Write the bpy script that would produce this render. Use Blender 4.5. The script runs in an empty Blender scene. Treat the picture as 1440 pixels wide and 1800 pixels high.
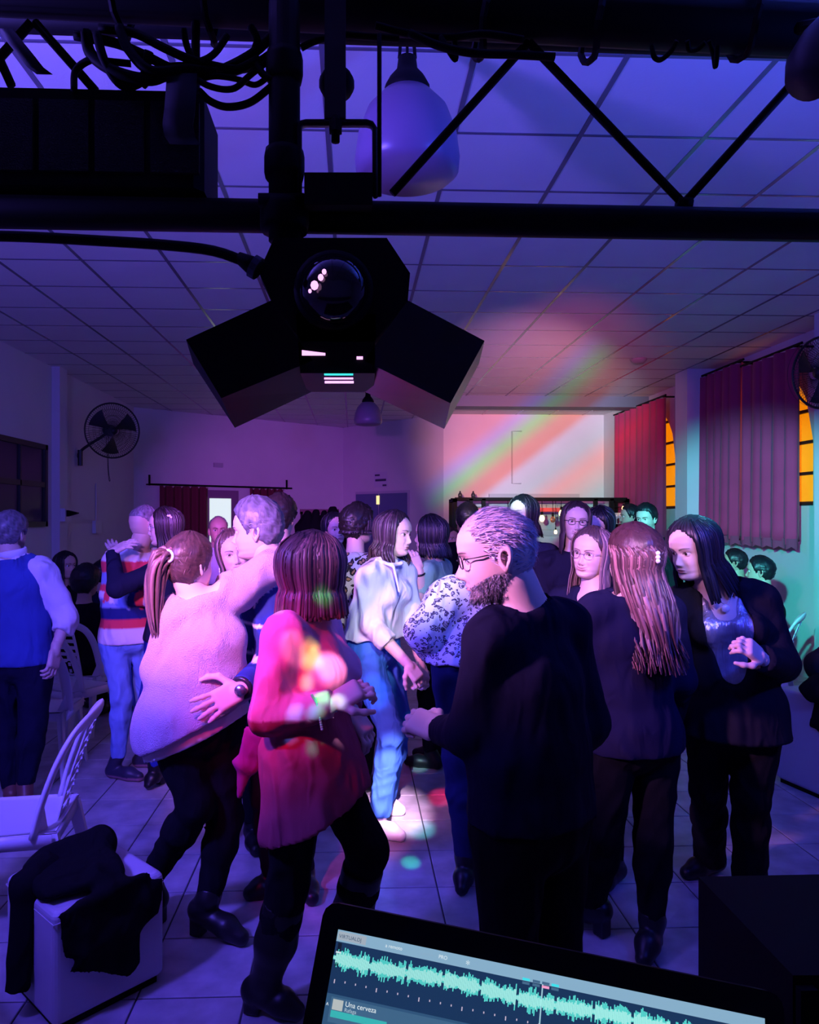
import bpy, math, random
import numpy as np
from mathutils import Vector, Matrix
S = bpy.context.scene
COL = S.collection
R = math.radians
rng = np.random.default_rng(7)

# ------------------------------------------------------------------ camera
F, CX, CY, TH = 1290.0, 672.0, 908.0, math.atan(50 / 1290.0)
CAM = np.array([0.0, 0.0, 1.62])
cd = bpy.data.cameras.new('camera')
cam = bpy.data.objects.new('camera', cd)
COL.objects.link(cam)
cam.location = CAM
cam.rotation_euler = (R(90), 0, -TH)
cd.sensor_fit = 'VERTICAL'
cd.sensor_height = 36.0
cd.lens = F / 1800 * 36
cd.shift_x = 48 / 1800
cd.shift_y = 8 / 1800
cd.clip_start = 0.02
S.camera = cam

def at(px, py, Y):
    """world point seen at pixel (px,py) whose distance into the room is Y"""
    u, v = (px - CX) / F, (CY - py) / F
    d = np.array([math.sin(TH) + u * math.cos(TH), math.cos(TH) - u * math.sin(TH), v])
    return CAM + d * (Y / d[1])

# ------------------------------------------------------------------ world + lights + exposure
w = bpy.data.worlds.new('world')
S.world = w
w.use_nodes = True
w.node_tree.nodes['Background'].inputs[0].default_value = (0.05, 0.04, 0.16, 1)
w.node_tree.nodes['Background'].inputs[1].default_value = 0.02
S.view_settings.view_transform = 'Standard'
S.view_settings.look = 'None'
S.view_settings.gamma = 1
S.view_settings.use_curve_mapping = False
S.view_settings.exposure = 0.0

def aim(o, tgt):
    d = Vector(tgt) - o.location
    o.rotation_euler = d.to_track_quat('-Z', 'Y').to_euler()

def spot(name, loc, tgt, col, watts, deg, blend=0.6, rad=0.05):
    l = bpy.data.lights.new(name, 'SPOT')
    l.color, l.energy, l.spot_size, l.spot_blend, l.shadow_soft_size = col, watts, R(deg), blend, rad
    o = bpy.data.objects.new(name, l)
    COL.objects.link(o)
    o.location = loc
    aim(o, tgt)
    return o

def area(name, loc, tgt, col, watts, size):
    l = bpy.data.lights.new(name, 'AREA')
    l.shape, l.size, l.color, l.energy = 'DISK', size, col, watts
    o = bpy.data.objects.new(name, l)
    COL.objects.link(o)
    o.location = loc
    aim(o, tgt)
    return o

# LED washes on the lighting truss, left and right of the frame
area('led_wash', (-1.75, 1.25, 2.45), (-0.6, 4.2, 4.4), (0.16, 0.10, 1.0), 195, 0.30)
area('led_wash', (1.9, 1.25, 2.45), (1.2, 4.2, 4.4), (0.04, 0.09, 1.0), 80, 0.30)
spot('led_wash_low', (-1.5, 1.5, 2.1), (-0.5, 3.9, 0.5), (0.10, 0.06, 1.0), 240, 80, 0.8, 0.1)
spot('led_wash_low', (1.5, 1.5, 2.1), (1.5, 3.8, 0.6), (0.04, 0.035, 1.0), 45, 80, 0.8, 0.1)
# pink keys for the dance floor
spot('pink_par', (-0.95, 1.5, 2.1), (-0.45, 3.5, 1.35), (1.0, 0.34, 0.98), 360, 54, 0.9, 0.08)
spot('pink_par_cross', (-1.25, 1.45, 2.15), (0.22, 2.08, 1.60), (1.0, 0.36, 0.92), 400, 34, 0.8, 0.06)
spot('pink_par_right', (0.15, 1.5, 2.1), (1.05, 3.4, 1.5), (0.95, 0.42, 0.98), 290, 40, 0.9, 0.06)
spot('rose_par', (-0.6, 1.5, 2.1), (-1.2, 13.0, 1.75), (0.52, 0.09, 0.80), 2300, 27, 1.0, 0.06)
spot('cool_white_par', (0.22, 1.5, 2.1), (0.20, 3.65, 1.25), (0.80, 0.80, 1.0), 205, 23, 0.8, 0.05)
spot('magenta_par', (-0.75, 1.45, 1.85), (-0.33, 2.35, 1.15), (1.0, 0.015, 0.20), 90, 36, 0.9, 0.05)
spot('lilac_fill', (1.05, 1.5, 2.15), (1.18, 2.85, 1.30), (0.72, 0.50, 1.0), 95, 21, 0.8, 0.06)  # added fill spot, only there to brighten the silver top
spot('curtain_par', (1.4, 1.5, 2.1), (4.4, 7.9, 1.8), (0.75, 0.16, 1.0), 700, 17, 0.9, 0.06)
# red on the back corner and far curtain
spot('red_par', (0.75, 1.5, 2.15), (3.3, 12.0, 3.1), (1.0, 0.10, 0.14), 1700, 24, 0.9, 0.04)
# cyan on the right wall
spot('cyan_par', (0.6, 1.5, 2.1), (4.5, 8.2, 1.25), (0.03, 0.95, 0.85), 2300, 25, 0.6, 0.04)

def gobo(o, ramp, axis, lo, hi):
    """coloured glass strip in front of the lamp: colour follows the beam's angle across 'axis'"""
    l = o.data
    l.use_nodes = True
    nt = l.node_tree
    em = [n for n in nt.nodes if n.type == 'EMISSION'][0]
    tc = nt.nodes.new('ShaderNodeTexCoord')
    dt = nt.nodes.new('ShaderNodeVectorMath')
    dt.operation = 'DOT_PRODUCT'
    dt.inputs[1].default_value = axis
    nt.links.new(tc.outputs['Normal'], dt.inputs[0])
    mr = nt.nodes.new('ShaderNodeMapRange')
    mr.inputs[1].default_value, mr.inputs[2].default_value = lo, hi
    nt.links.new(dt.outputs['Value'], mr.inputs[0])
    cr = nt.nodes.new('ShaderNodeValToRGB')
    el = cr.color_ramp.elements
    while len(el) < len(ramp):
        el.new(0.5)
    for e, (p, c) in zip(el, ramp):
        e.position, e.color = p, (*c, 1)
    nt.links.new(mr.outputs[0], cr.inputs[0])
    nt.links.new(cr.outputs[0], em.inputs[0])

EFX = at(590, 590, 1.3)          # the effect light's lenses
g = spot('rainbow_beam', (EFX[0] + .05, 1.42, EFX[2]), at(935, 765, 13.2), (1, 1, 1), 5600, 23, 0.75, 0.03)
ca, sa = math.cos(R(52)), math.sin(R(52))
gobo(g, [(0.0, (.30, .80, .65)), (.156, (1.0, .55, .42)), (.26, (.50, .78, .85)), (.37, (.75, .78, 1.0)), (.42, (1.0, .40, .28)), (.47, (.95, .42, .30)), (.55, (.30, .90, .32)),
         (.63, (.62, .45, 1.0)), (.70, (.95, .35, .50)), (.8, (.75, .30, .45)), (1.0, (.5, .2, .4))], (-ca, sa, 0), -0.125, 0.125)
# narrow coloured beams of the effect light: on the woman in red and on the floor
for i, (px, py, Y, c, wt, dg, bl) in enumerate([
        # on the woman in red: soft pink and yellow patches, sharp green, blue and white ones
        (548, 1150, 2.25, (1.0, .80, .12), 260, 4.2, .8), (585, 1165, 2.25, (1.0, .42, .85), 330, 6.0, .7), (512, 1165, 2.3, (1.0, .30, .80), 110, 5.0, .5),
        (568, 1045, 2.3, (.02, 1.0, .10), 190, 3.6, .6), (565, 1240, 2.2, (.02, 1.0, .12), 360, 2.6, .5), (592, 1245, 2.2, (.5, .7, 1.0), 170, 3.2, .7),
        (487, 1086, 2.35, (.3, .75, 1.0), 130, 1.7, .2), (553, 1122, 2.25, (.8, 1.0, .2), 160, 1.7, .2), (540, 1200, 2.25, (.95, .9, .6), 160, 2.0, .4),
        (562, 1275, 2.2, (.02, 1.0, .2), 200, 1.2, .3), (508, 1322, 2.3, (.05, .30, 1.0), 300, 2.4, .4), (548, 1335, 2.25, (.0, .8, .35), 260, 1.6, .4),
        (600, 1080, 2.3, (1.0, .1, .3), 90, 2.4, .6), (545, 1300, 2.25, (.0, .5, .8), 240, 1.8, .4),
        # on the floor and the girl's jeans
        (775, 1400, 4.2, (1.0, .03, .15), 1500, 3.0, .8), (738, 1450, 3.75, (.10, .8, .9), 1100, 3.6, .9), (722, 1515, 3.42, (.03, .95, .60), 800, 2.2, .8),
        (735, 1340, 4.7, (.30, .75, .85), 1500, 2.6, .9), (690, 1420, 3.95, (.95, .55, 1.0), 3600, 9.0, 1.0), (655, 1230, 3.7, (.03, .33, 1.0), 700, 4.6, .9)]):
    spot('effect_beam', (EFX[0] + (.16 if i > 14 else 0) + .03 * math.sin(i * 2.1), 1.42, EFX[2] + .03 * math.cos(i * 1.7)), at(px, py, Y), c, wt * .55, dg, bl, 0.012)

# ------------------------------------------------------------------ material helpers
MATS = {}
def mat(name, col=(.5, .5, .5), rough=.7, metal=0.0, spec=.5, emit=None, es=1.0, noise=0.0, nscale=8.0, bump=0.0, bscale=120.0, attr=False, sheen=0.0, trans=0.0, alpha=1.0, bstretch=None, world=False):
    if name in MATS:
        return MATS[name]
    m = bpy.data.materials.new(name)
    m.use_nodes = True
    nt = m.node_tree
    b = nt.nodes['Principled BSDF']
    b.inputs['Roughness'].default_value = rough
    b.inputs['Metallic'].default_value = metal
    b.inputs['Specular IOR Level'].default_value = spec
    if sheen:
        b.inputs['Sheen Weight'].default_value = sheen
    if trans:
        b.inputs['Transmission Weight'].default_value = trans
    if alpha < 1:
        b.inputs['Alpha'].default_value = alpha
    src = None
    if attr:
        a = nt.nodes.new('ShaderNodeAttribute')
        a.attribute_name = 'Col'
        src = a.outputs['Color']
    tc = None
    if noise or bump:
        tc = nt.nodes.new('ShaderNodeNewGeometry' if world else 'ShaderNodeTexCoord')
    co = 'Position' if world else 'Object'
    if noise:
        n = nt.nodes.new('ShaderNodeTexNoise')
        n.inputs['Scale'].default_value = nscale
        n.inputs['Detail'].default_value = 5
        nt.links.new(tc.outputs[co], n.inputs['Vector'])
        mx = nt.nodes.new('ShaderNodeMix')
        mx.data_type = 'RGBA'
        mx.blend_type = 'MULTIPLY'
        mx.inputs[0].default_value = 1.0
        cr = nt.nodes.new('ShaderNodeValToRGB')
        lo = 1 - noise
        cr.color_ramp.elements[0].position, cr.color_ramp.elements[1].position = .3, .7
        cr.color_ramp.elements[0].color = (lo, lo, lo, 1)
        nt.links.new(n.outputs['Fac'], cr.inputs[0])
        mx.inputs[6].default_value = (*col, 1)
        if src is not None:
            nt.links.new(src, mx.inputs[6])
        nt.links.new(cr.outputs[0], mx.inputs[7])
        src = mx.outputs[2]
    if src is not None:
        nt.links.new(src, b.inputs['Base Color'])
    else:
        b.inputs['Base Color'].default_value = (*col, 1)
    if bump:
        n = nt.nodes.new('ShaderNodeTexNoise')
        n.inputs['Scale'].default_value = bscale
        n.inputs['Detail'].default_value = 4
        if bstretch:
            mp = nt.nodes.new('ShaderNodeMapping')
            mp.inputs['Scale'].default_value = bstretch
            nt.links.new(tc.outputs[co], mp.inputs['Vector'])
            nt.links.new(mp.outputs[0], n.inputs['Vector'])
        else:
            nt.links.new(tc.outputs[co], n.inputs['Vector'])
        bp = nt.nodes.new('ShaderNodeBump')
        bp.inputs['Strength'].default_value = bump
        bp.inputs['Distance'].default_value = 0.01
        nt.links.new(n.outputs['Fac'], bp.inputs['Height'])
        nt.links.new(bp.outputs[0], b.inputs['Normal'])
    if emit:
        b.inputs['Emission Color'].default_value = (*emit, 1)
        b.inputs['Emission Strength'].default_value = es
    MATS[name] = m
    return m

M_BLACK = mat('black_paint', (.004, .004, .005), .6, spec=.12)
M_CABLE = mat('cable_rubber', (.004, .004, .005), .65, spec=.1)
M_PLASTIC = mat('white_plastic', (.72, .70, .72), .35)
M_WALL = mat('painted_wall', (.62, .60, .62), .75, noise=.08, nscale=1.5, bump=.04, bscale=60)
M_TILE_C = mat('ceiling_tile_board', (.66, .66, .68), .85, noise=.05, nscale=3, bump=.08, bscale=90, world=True)
M_GRID = mat('ceiling_grid_metal', (.14, .14, .18), .2, spec=.8)
M_GROUT = mat('dark_grout', (.06, .06, .07), .9)
M_TILE_F = mat('glazed_floor_tile', (.58, .56, .57), .32, noise=.42, nscale=8, bump=.03, bscale=12, world=True)

# ------------------------------------------------------------------ mesh helpers
def mesh_np(name, V, Fq, m, smooth=False, cols=None, mat_idx=None):
    """V (n,3); Fq list/array of quads or list of polygons"""
    me = bpy.data.meshes.new(name)
    V = np.asarray(V, dtype=np.float32)
    if isinstance(Fq, np.ndarray):
        k = Fq.shape[1]
        nf = len(Fq)
        li = Fq.astype(np.int32).ravel()
        st = np.arange(nf, dtype=np.int32) * k
        tot = np.full(nf, k, dtype=np.int32)
    else:
        tot = np.array([len(f) for f in Fq], dtype=np.int32)
        li = np.array([i for f in Fq for i in f], dtype=np.int32)
        st = np.concatenate([[0], np.cumsum(tot)[:-1]]).astype(np.int32)
        nf = len(Fq)
    me.vertices.add(len(V))
    me.vertices.foreach_set('co', V.ravel())
    me.loops.add(len(li))
    me.loops.foreach_set('vertex_index', li)
    me.polygons.add(nf)
    me.polygons.foreach_set('loop_start', st)
    me.polygons.foreach_set('loop_total', tot)
    me.polygons.foreach_set('use_smooth', np.full(nf, bool(smooth), dtype=bool))
    ms = m if isinstance(m, (list, tuple)) else [m]
    for x in ms:
        me.materials.append(x)
    if mat_idx is not None:
        me.polygons.foreach_set('material_index', np.asarray(mat_idx, dtype=np.int32))
    if cols is not None:
        at_ = me.color_attributes.new('Col', 'FLOAT_COLOR', 'POINT')
        c4 = np.ones((len(V), 4), dtype=np.float32)
        c4[:, :3] = cols
        at_.data.foreach_set('color', c4.ravel())
    me.update(calc_edges=True)
    me.validate()
    return me

class MB:
    """collects shapes of ONE object"""
    def __init__(s):
        s.V, s.F, s.M, s.n = [], [], [], 0
    def add(s, V, Fc, mi=0):
        V = np.asarray(V, float)
        s.V.append(V)
        s.F += [tuple(int(i) + s.n for i in f) for f in Fc]
        s.M += [mi] * len(Fc)
        s.n += len(V)
        return s
    def hexa(s, p, mi=0):
        """8 corners: bottom loop 0-3, top loop 4-7"""
        return s.add(p, [(3, 2, 1, 0), (4, 5, 6, 7), (0, 1, 5, 4), (1, 2, 6, 5), (2, 3, 7, 6), (3, 0, 4, 7)], mi)
    def box(s, x0, x1, y0, y1, z0, z1, mi=0):
        return s.hexa([(x0, y0, z0), (x1, y0, z0), (x1, y1, z0), (x0, y1, z0), (x0, y0, z1), (x1, y0, z1), (x1, y1, z1), (x0, y1, z1)], mi)
    def prism(s, poly, ext, mi=0):
        """polygon of 3-D points swept by vector ext"""
        a = np.asarray(poly, float)
        n = len(a)
        V = np.vstack([a, a + np.asarray(ext, float)])
        Fc = [tuple(range(n - 1, -1, -1)), tuple(range(n, 2 * n))] + [(i, (i + 1) % n, n + (i + 1) % n, n + i) for i in range(n)]
        return s.add(V, Fc, mi)
    def tube(s, pts, r, sides=8, mi=0, flat=None, closed=False):
        V, Fc = tube(pts, r, sides, flat, closed)
        return s.add(V, Fc, mi)
    def lathe(s, prof, c, n=24, mi=0, axis=None):
        """profile of (radius, height) about a vertical axis at c; axis: optional 3x3 frame"""
        prof = list(prof)
        a = np.linspace(0, 2 * math.pi, n, endpoint=False)
        V, Fc = [], []
        for (r, h) in prof:
            V += [(r * math.cos(t), r * math.sin(t), h) for t in a]
        for j in range(len(prof) - 1):
            for i in range(n):
                k = (i + 1) % n
                Fc.append((j * n + i, j * n + k, (j + 1) * n + k, (j + 1) * n + i))
        if prof[0][0] > 1e-5:
            Fc.append(tuple(range(n - 1, -1, -1)))
        if prof[-1][0] > 1e-5:
            o = (len(prof) - 1) * n
            Fc.append(tuple(range(o, o + n)))
        V = np.array(V)
        if axis is not None:
            V = V @ np.asarray(axis, float)
        return s.add(V + np.asarray(c, float), Fc, mi)
    def build(s, name, m, parent=None, smooth=False, origin=None):
        V = np.vstack(s.V)
        o = np.zeros(3)
        if parent is not None:
            o = wloc(parent)
        elif origin is not None:
            o = np.asarray(origin, float)
        me = mesh_np(name, V - o, s.F, m, smooth, None, s.M)
        ob = bpy.data.objects.new(name, me)
        COL.objects.link(ob)
        if parent is not None:
            ob.parent = parent
        else:
            ob.location = o
        return ob

def wloc(o):
    p = np.zeros(3)
    while o is not None:
        p = p + np.array(o.location)
        o = o.parent
    return p

def norm(v):
    v = np.asarray(v, float)
    return v / (np.linalg.norm(v) + 1e-12)

def tube(pts, r, sides=8, flat=None, closed=False):
    P_ = np.asarray(pts, float)
    n = len(P_)
    r = np.full(n, r, float) if np.isscalar(r) else np.asarray(r, float)
    T = np.gradient(P_, axis=0)
    if closed:
        T = np.roll(P_, -1, 0) - np.roll(P_, 1, 0)
    T /= (np.linalg.norm(T, axis=1, keepdims=True) + 1e-12)
    V = []
    up = np.array([0, 0, 1.0])
    if abs(T[0] @ up) > .9:
        up = np.array([1.0, 0, 0])
    A = norm(np.cross(T[0], up))
    for i in range(n):
        A = norm(A - T[i] * (A @ T[i]))
        B = np.cross(T[i], A)
        if flat is not None:
            o_, kx, ky = flat           # outward hint (n,3) or vec, width and thickness factors
            od = o_[i] if np.ndim(o_) == 2 else np.asarray(o_, float)
            B2 = norm(od - T[i] * (od @ T[i]))
            A2 = np.cross(B2, T[i])
        else:
            A2, B2, kx, ky = A, B, 1, 1
        for k in range(sides):
            t = 2 * math.pi * k / sides
            V.append(P_[i] + r[i] * (kx * math.cos(t) * A2 + ky * math.sin(t) * B2))
    Fc = []
    m_ = n if closed else n - 1
    for i in range(m_):
        j = (i + 1) % n
        for k in range(sides):
            l = (k + 1) % sides
            Fc.append((i * sides + k, i * sides + l, j * sides + l, j * sides + k))
    if not closed:
        Fc.append(tuple(range(sides - 1, -1, -1)))
        Fc.append(tuple(range((n - 1) * sides, n * sides)))
    return np.array(V), Fc

def spline(pts, n=24):
    P_ = np.asarray(pts, float)
    P_ = np.vstack([2 * P_[0] - P_[1], P_, 2 * P_[-1] - P_[-2]])
    out = []
    k = len(P_) - 3
    for s_ in np.linspace(0, k - 1e-6, n):
        i = int(s_)
        t = s_ - i
        a, b, c, d = P_[i:i + 4]
        out.append(.5 * ((2 * b) + (c - a) * t + (2 * a - 5 * b + 4 * c - d) * t * t + (3 * b - a - 3 * c + d) * t ** 3))
    return np.array(out)

def tag(o, label=None, cat=None, group=None, kind=None):
    if label:
        o['label'] = label
    if cat:
        o['category'] = cat
    if group:
        o['group'] = group
    if kind:
        o['kind'] = kind
    return o

def thing(name, loc, label, cat, group=None, rz=0.0):
    o = bpy.data.objects.new(name, None)
    o.empty_display_size = .1
    COL.objects.link(o)
    o.location = loc
    o.rotation_euler = (0, 0, rz)
    return tag(o, label, cat, group)

def copy_thing(o, loc, rz=0.0, label=None, parent=None):
    c = o.copy()
    COL.objects.link(c)
    if parent is not None:
        c.parent = parent
    else:
        c.location = loc
        c.rotation_euler = (0, 0, rz)
        if label:
            c['label'] = label
    for ch in list(o.children):
        copy_thing(ch, None, parent=c)
    return c

def rounded_box(cx, cy, z0, z1, w, d, r, seg=3):
    """rounded cushion-like box centred at cx,cy"""
    m = MB()
    prof = []
    for i in range(seg + 1):
        t = i / seg * math.pi / 2
        prof.append((r - r * math.sin(t), z0 + r - r * math.cos(t)))
    for i in range(seg + 1):
        t = i / seg * math.pi / 2
        prof.append((r - r * math.cos(t), z1 - r + r * math.sin(t)))
    V, Fc, n = [], [], 4 * (seg + 1)
    for (ins, z) in prof:
        hw, hd = w / 2 - ins, d / 2 - ins
        for q, (sx, sy) in enumerate([(1, 1), (-1, 1), (-1, -1), (1, -1)]):
            for i in range(seg + 1):
                t = q * math.pi / 2 + i / seg * math.pi / 2
                V.append((cx + sx * (hw - r) + r * math.cos(t), cy + sy * (hd - r) + r * math.sin(t), z))
    for j in range(len(prof) - 1):
        for i in range(n):
            k = (i + 1) % n
            Fc.append((j * n + i, j * n + k, (j + 1) * n + k, (j + 1) * n + i))
    Fc.append(tuple(range(n - 1, -1, -1)))
    Fc.append(tuple(range((len(prof) - 1) * n, len(prof) * n)))
    return m.add(V, Fc)
# ================================================================== THE ROOM
ZC = 3.47                                       # ceiling height
XL, XR = -3.72, 4.55
def struct(name, mb, m, smooth=False, label=None):
    o = mb.build(name, m, smooth=smooth)
    o['kind'] = 'structure'
    if label:
        o['label'] = label
    return o

# floor: grout bed and single tiles
fl = struct('floor', MB().box(-4.0, 4.8, -2.0, 15.6, -.12, -.004), M_GROUT)
TX, TY = .365, .352
tme = MB()
tme.V, tme.F, tme.M = [], [], []
g = .0035
hx, hy, bv = TX / 2 - g, TY / 2 - g, .003
tme.add([(-hx, -hy, -.004), (hx, -hy, -.004), (hx, hy, -.004), (-hx, hy, -.004),
         (-hx, -hy, -.0015), (hx, -hy, -.0015), (hx, hy, -.0015), (-hx, hy, -.0015),
         (-hx + bv, -hy + bv, 0), (hx - bv, -hy + bv, 0), (hx - bv, hy - bv, 0), (-hx + bv, hy - bv, 0)],
        [(8, 9, 10, 11)] + [(i, (i + 1) % 4, 4 + (i + 1) % 4, 4 + i) for i in range(4)] + [(4 + i, 4 + (i + 1) % 4, 8 + (i + 1) % 4, 8 + i) for i in range(4)])
tile_mesh = mesh_np('tile', np.vstack(tme.V), tme.F, M_TILE_F)
cells = []
for i in range(-11, 13):
    for j in range(-12, 35):
        cx, cy = (i + .5) * TX, 3.2 + (j + .5) * TY
        if -3.85 < cx < 4.6 and -1.9 < cy < 15.4:
            cells.append((cx, cy))
def infront(c):
    x, y = c
    if y < 1.9:
        return 1e6 - y
    px = 622 + x / y * F
    off = max(0, -px - 60, px - 1500)
    return y + off * .02
cells.sort(key=infront)
for n_, (cx, cy) in enumerate(cells[:290]):
    o = bpy.data.objects.new('tile', tile_mesh)
    COL.objects.link(o)
    o.parent = fl
    o.location = (cx, cy, 0)
rest = MB()
for (cx, cy) in cells[290:]:
    rest.add(np.vstack(tme.V) + np.array([cx, cy, 0]), tme.F)
tag(rest.build('tile_field', M_TILE_F, fl), kind='stuff')

# ceiling: grid runners and single boards
ce = struct('ceiling', MB().box(-4.0, 4.8, -2.0, 15.6, ZC + .05, ZC + .15), mat('plenum_dark', (.05, .05, .06), .9))
CTX, CTY, CX0, CY0 = .612, .617, -.125, 5.374
board = MB()
hx, hy = CTX / 2 - .012, CTY / 2 - .012
board.add([(-hx, -hy, 0), (hx, -hy, 0), (hx, hy, 0), (-hx, hy, 0), (-hx - .006, -hy - .006, .012), (hx + .006, -hy - .006, .012), (hx + .006, hy + .006, .012), (-hx - .006, hy + .006, .012)],
          [(3, 2, 1, 0), (4, 5, 6, 7), (0, 1, 5, 4), (1, 2, 6, 5), (2, 3, 7, 6), (3, 0, 4, 7)])
board_mesh = mesh_np('ceiling_tile', np.vstack(board.V), board.F, M_TILE_C)
xs = [CX0 + CTX * k for k in range(-6, 9)]
ys = [CY0 + CTY * k for k in range(-12, 17)]
near = MB()
for i in range(-6, 8):
    for j in range(-12, 16):
        cx, cy = CX0 + CTX * (i + .5), CY0 + CTY * (j + .5)
        if cy < 1.9 or cy > 13.6 and cx > 2.0:
            if cy < 1.9:
                near.add(np.vstack(board.V) + np.array([cx, cy, ZC]), board.F)
            continue
        o = bpy.data.objects.new('ceiling_tile', board_mesh)
        COL.objects.link(o)
        o.parent = ce
        o.location = (cx, cy, ZC)
tag(near.build('ceiling_tile_field', M_TILE_C, ce), kind='stuff')
for x in xs:
    MB().box(x - .012, x + .012, -1.9, 15.3, ZC - .003, ZC + .03).build('grid_runner', M_GRID, ce)
for y in ys:
    MB().box(-3.8, 4.6, y - .008, y + .008, ZC - .002, ZC + .029).build('grid_cross_tee', M_GRID, ce)

# walls
struct('wall_left', MB().box(-3.95, XL, -2.0, 12.7, 0, ZC), M_WALL)
struct('trim_1', MB().box(-3.74, -3.62, 9.19, 9.42, 0, ZC), M_WALL, label='white plastered pilaster on the left wall')
def wallseg(a, b, z0, z1, t=.12):
    a, b = np.array([a[0], a[1], 0]), np.array([b[0], b[1], 0])
    n = norm(np.cross(b - a, (0, 0, 1))) * -t       # thickness away from the camera
    if n[1] < 0:
        n = -n
    return [a + (0, 0, z0), b + (0, 0, z0), b + n + (0, 0, z0), a + n + (0, 0, z0), a + (0, 0, z1), b + (0, 0, z1), b + n + (0, 0, z1), a + n + (0, 0, z1)]
KA, KB, KC, KD = (-3.74, 12.55), (-.22, 15.3), (1.62, 13.2), (4.7, 13.2)
struct('wall_back', MB().hexa(wallseg(KA, KB, 0, ZC)), M_WALL)
struct('wall_niche', MB().hexa(wallseg(KB, KC, 0, ZC)), M_WALL)
struct('wall_bar', MB().hexa(wallseg(KC, KD, 0, ZC)), M_WALL)
WIN = [(7.1, 8.9), (10.2, 12.0)]
SILL, SPR, TOPW = 1.73, 2.37, 3.30
wr_ = MB().box(XR, XR + .2, -2.0, 7.1, 0, ZC).box(XR, XR + .2, 7.1, 13.4, 0, SILL).box(XR, XR + .2, 7.1, 13.4, TOPW, ZC).box(XR, XR + .2, 8.9, 10.2, SILL, TOPW).box(XR, XR + .2, 12.0, 13.4, SILL, TOPW)
def arch(y, y0, y1):
    c, r_ = (y0 + y1) / 2, (y1 - y0) / 2
    return SPR + math.sqrt(max(0, r_ * r_ - (y - c) ** 2))
for (y0, y1) in WIN:
    n = 16
    yy = np.linspace(y0, y1, n + 1)
    for k in range(n):
        za, zb = arch(yy[k], y0, y1), arch(yy[k + 1], y0, y1)
        wr_.prism([(XR, yy[k], za), (XR, yy[k + 1], zb), (XR, yy[k + 1], TOPW), (XR, yy[k], TOPW)], (.2, 0, 0))
struct('wall_right', wr_, M_WALL)
struct('wall_stage', MB().box(-3.95, 4.75, -2.2, -2.0, 0, ZC), M_WALL)
struct('trim_2', MB().box(4.17, XR, 9.03, 9.37, 0, ZC), M_WALL, label='square white column between the two right windows')
struct('trim_3', MB().box(4.22, XR, 6.05, 6.57, 0, ZC), M_WALL, label='pilaster at the right edge of the picture')
struct('trim_4', MB().box(1.0, XR, 11.15, 11.5, ZC - .165, ZC + .02), mat('blue_grey_beam', (.10, .12, .17), .6), label='shallow beam across the ceiling in front of the bar wall')  # whole beam in one even blue-grey, darker than the walls

# orange windows on the right wall, with their bars
M_ORANGE = mat('orange_pane', (.9, .36, .02), .45, emit=(1.0, .27, .0), es=.75, noise=.25, nscale=6)
M_BAR = mat('window_bar', (.012, .011, .012), .5)
for n_, (y0, y1) in enumerate(WIN):
    aa = np.linspace(0, math.pi, 21)
    c_, r_ = (y0 + y1) / 2, (y1 - y0) / 2 - .02
    path = [(XR + .05, y1 - .02, SILL + .02)] + [(XR + .05, c_ + r_ * math.cos(t), SPR + r_ * math.sin(t)) for t in aa] + [(XR + .05, y0 + .02, SILL + .02)]
    wn = struct('window_%d' % (n_ + 1), MB().tube(path, .028, 6, closed=True), M_BAR)
    zs = [SILL + .02, 2.055, 2.37, 2.685, 3.0, TOPW]
    nc = 3
    for k in range(5):
        for c in range(nc):
            ya, yb = y0 + .03 + c * (y1 - y0 - .06) / nc + .012, y0 + .03 + (c + 1) * (y1 - y0 - .06) / nc - .012
            za = zs[k] + .010
            s_ = np.linspace(ya, yb, 7)
            tops = [min(zs[k + 1] - .010, arch(q, y0, y1) - .02) for q in s_]
            ok = [i for i in range(7) if tops[i] > za + .01]
            if len(ok) < 2:
                continue
            poly = [(XR + .045, s_[ok[0]], za), (XR + .045, s_[ok[-1]], za)] + [(XR + .045, s_[i], tops[i]) for i in reversed(ok)]
            MB().prism(poly, (.01, 0, 0)).build('window_pane', M_ORANGE, wn)
        if k:
            h_ = math.sqrt(max(.01, r_ ** 2 - max(0, zs[k] - SPR) ** 2))
            MB().box(XR + .01, XR + .055, c_ - h_, c_ + h_, zs[k] - .016, zs[k] + .016).build('window_bar', M_BAR, wn)
    for c in (1, 2):
        yy = y0 + .03 + c * (y1 - y0 - .06) / nc
        MB().box(XR + .01, XR + .055, yy - .014, yy + .014, SILL, arch(yy, y0, y1) - .01).build('window_bar', M_BAR, wn)

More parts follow.
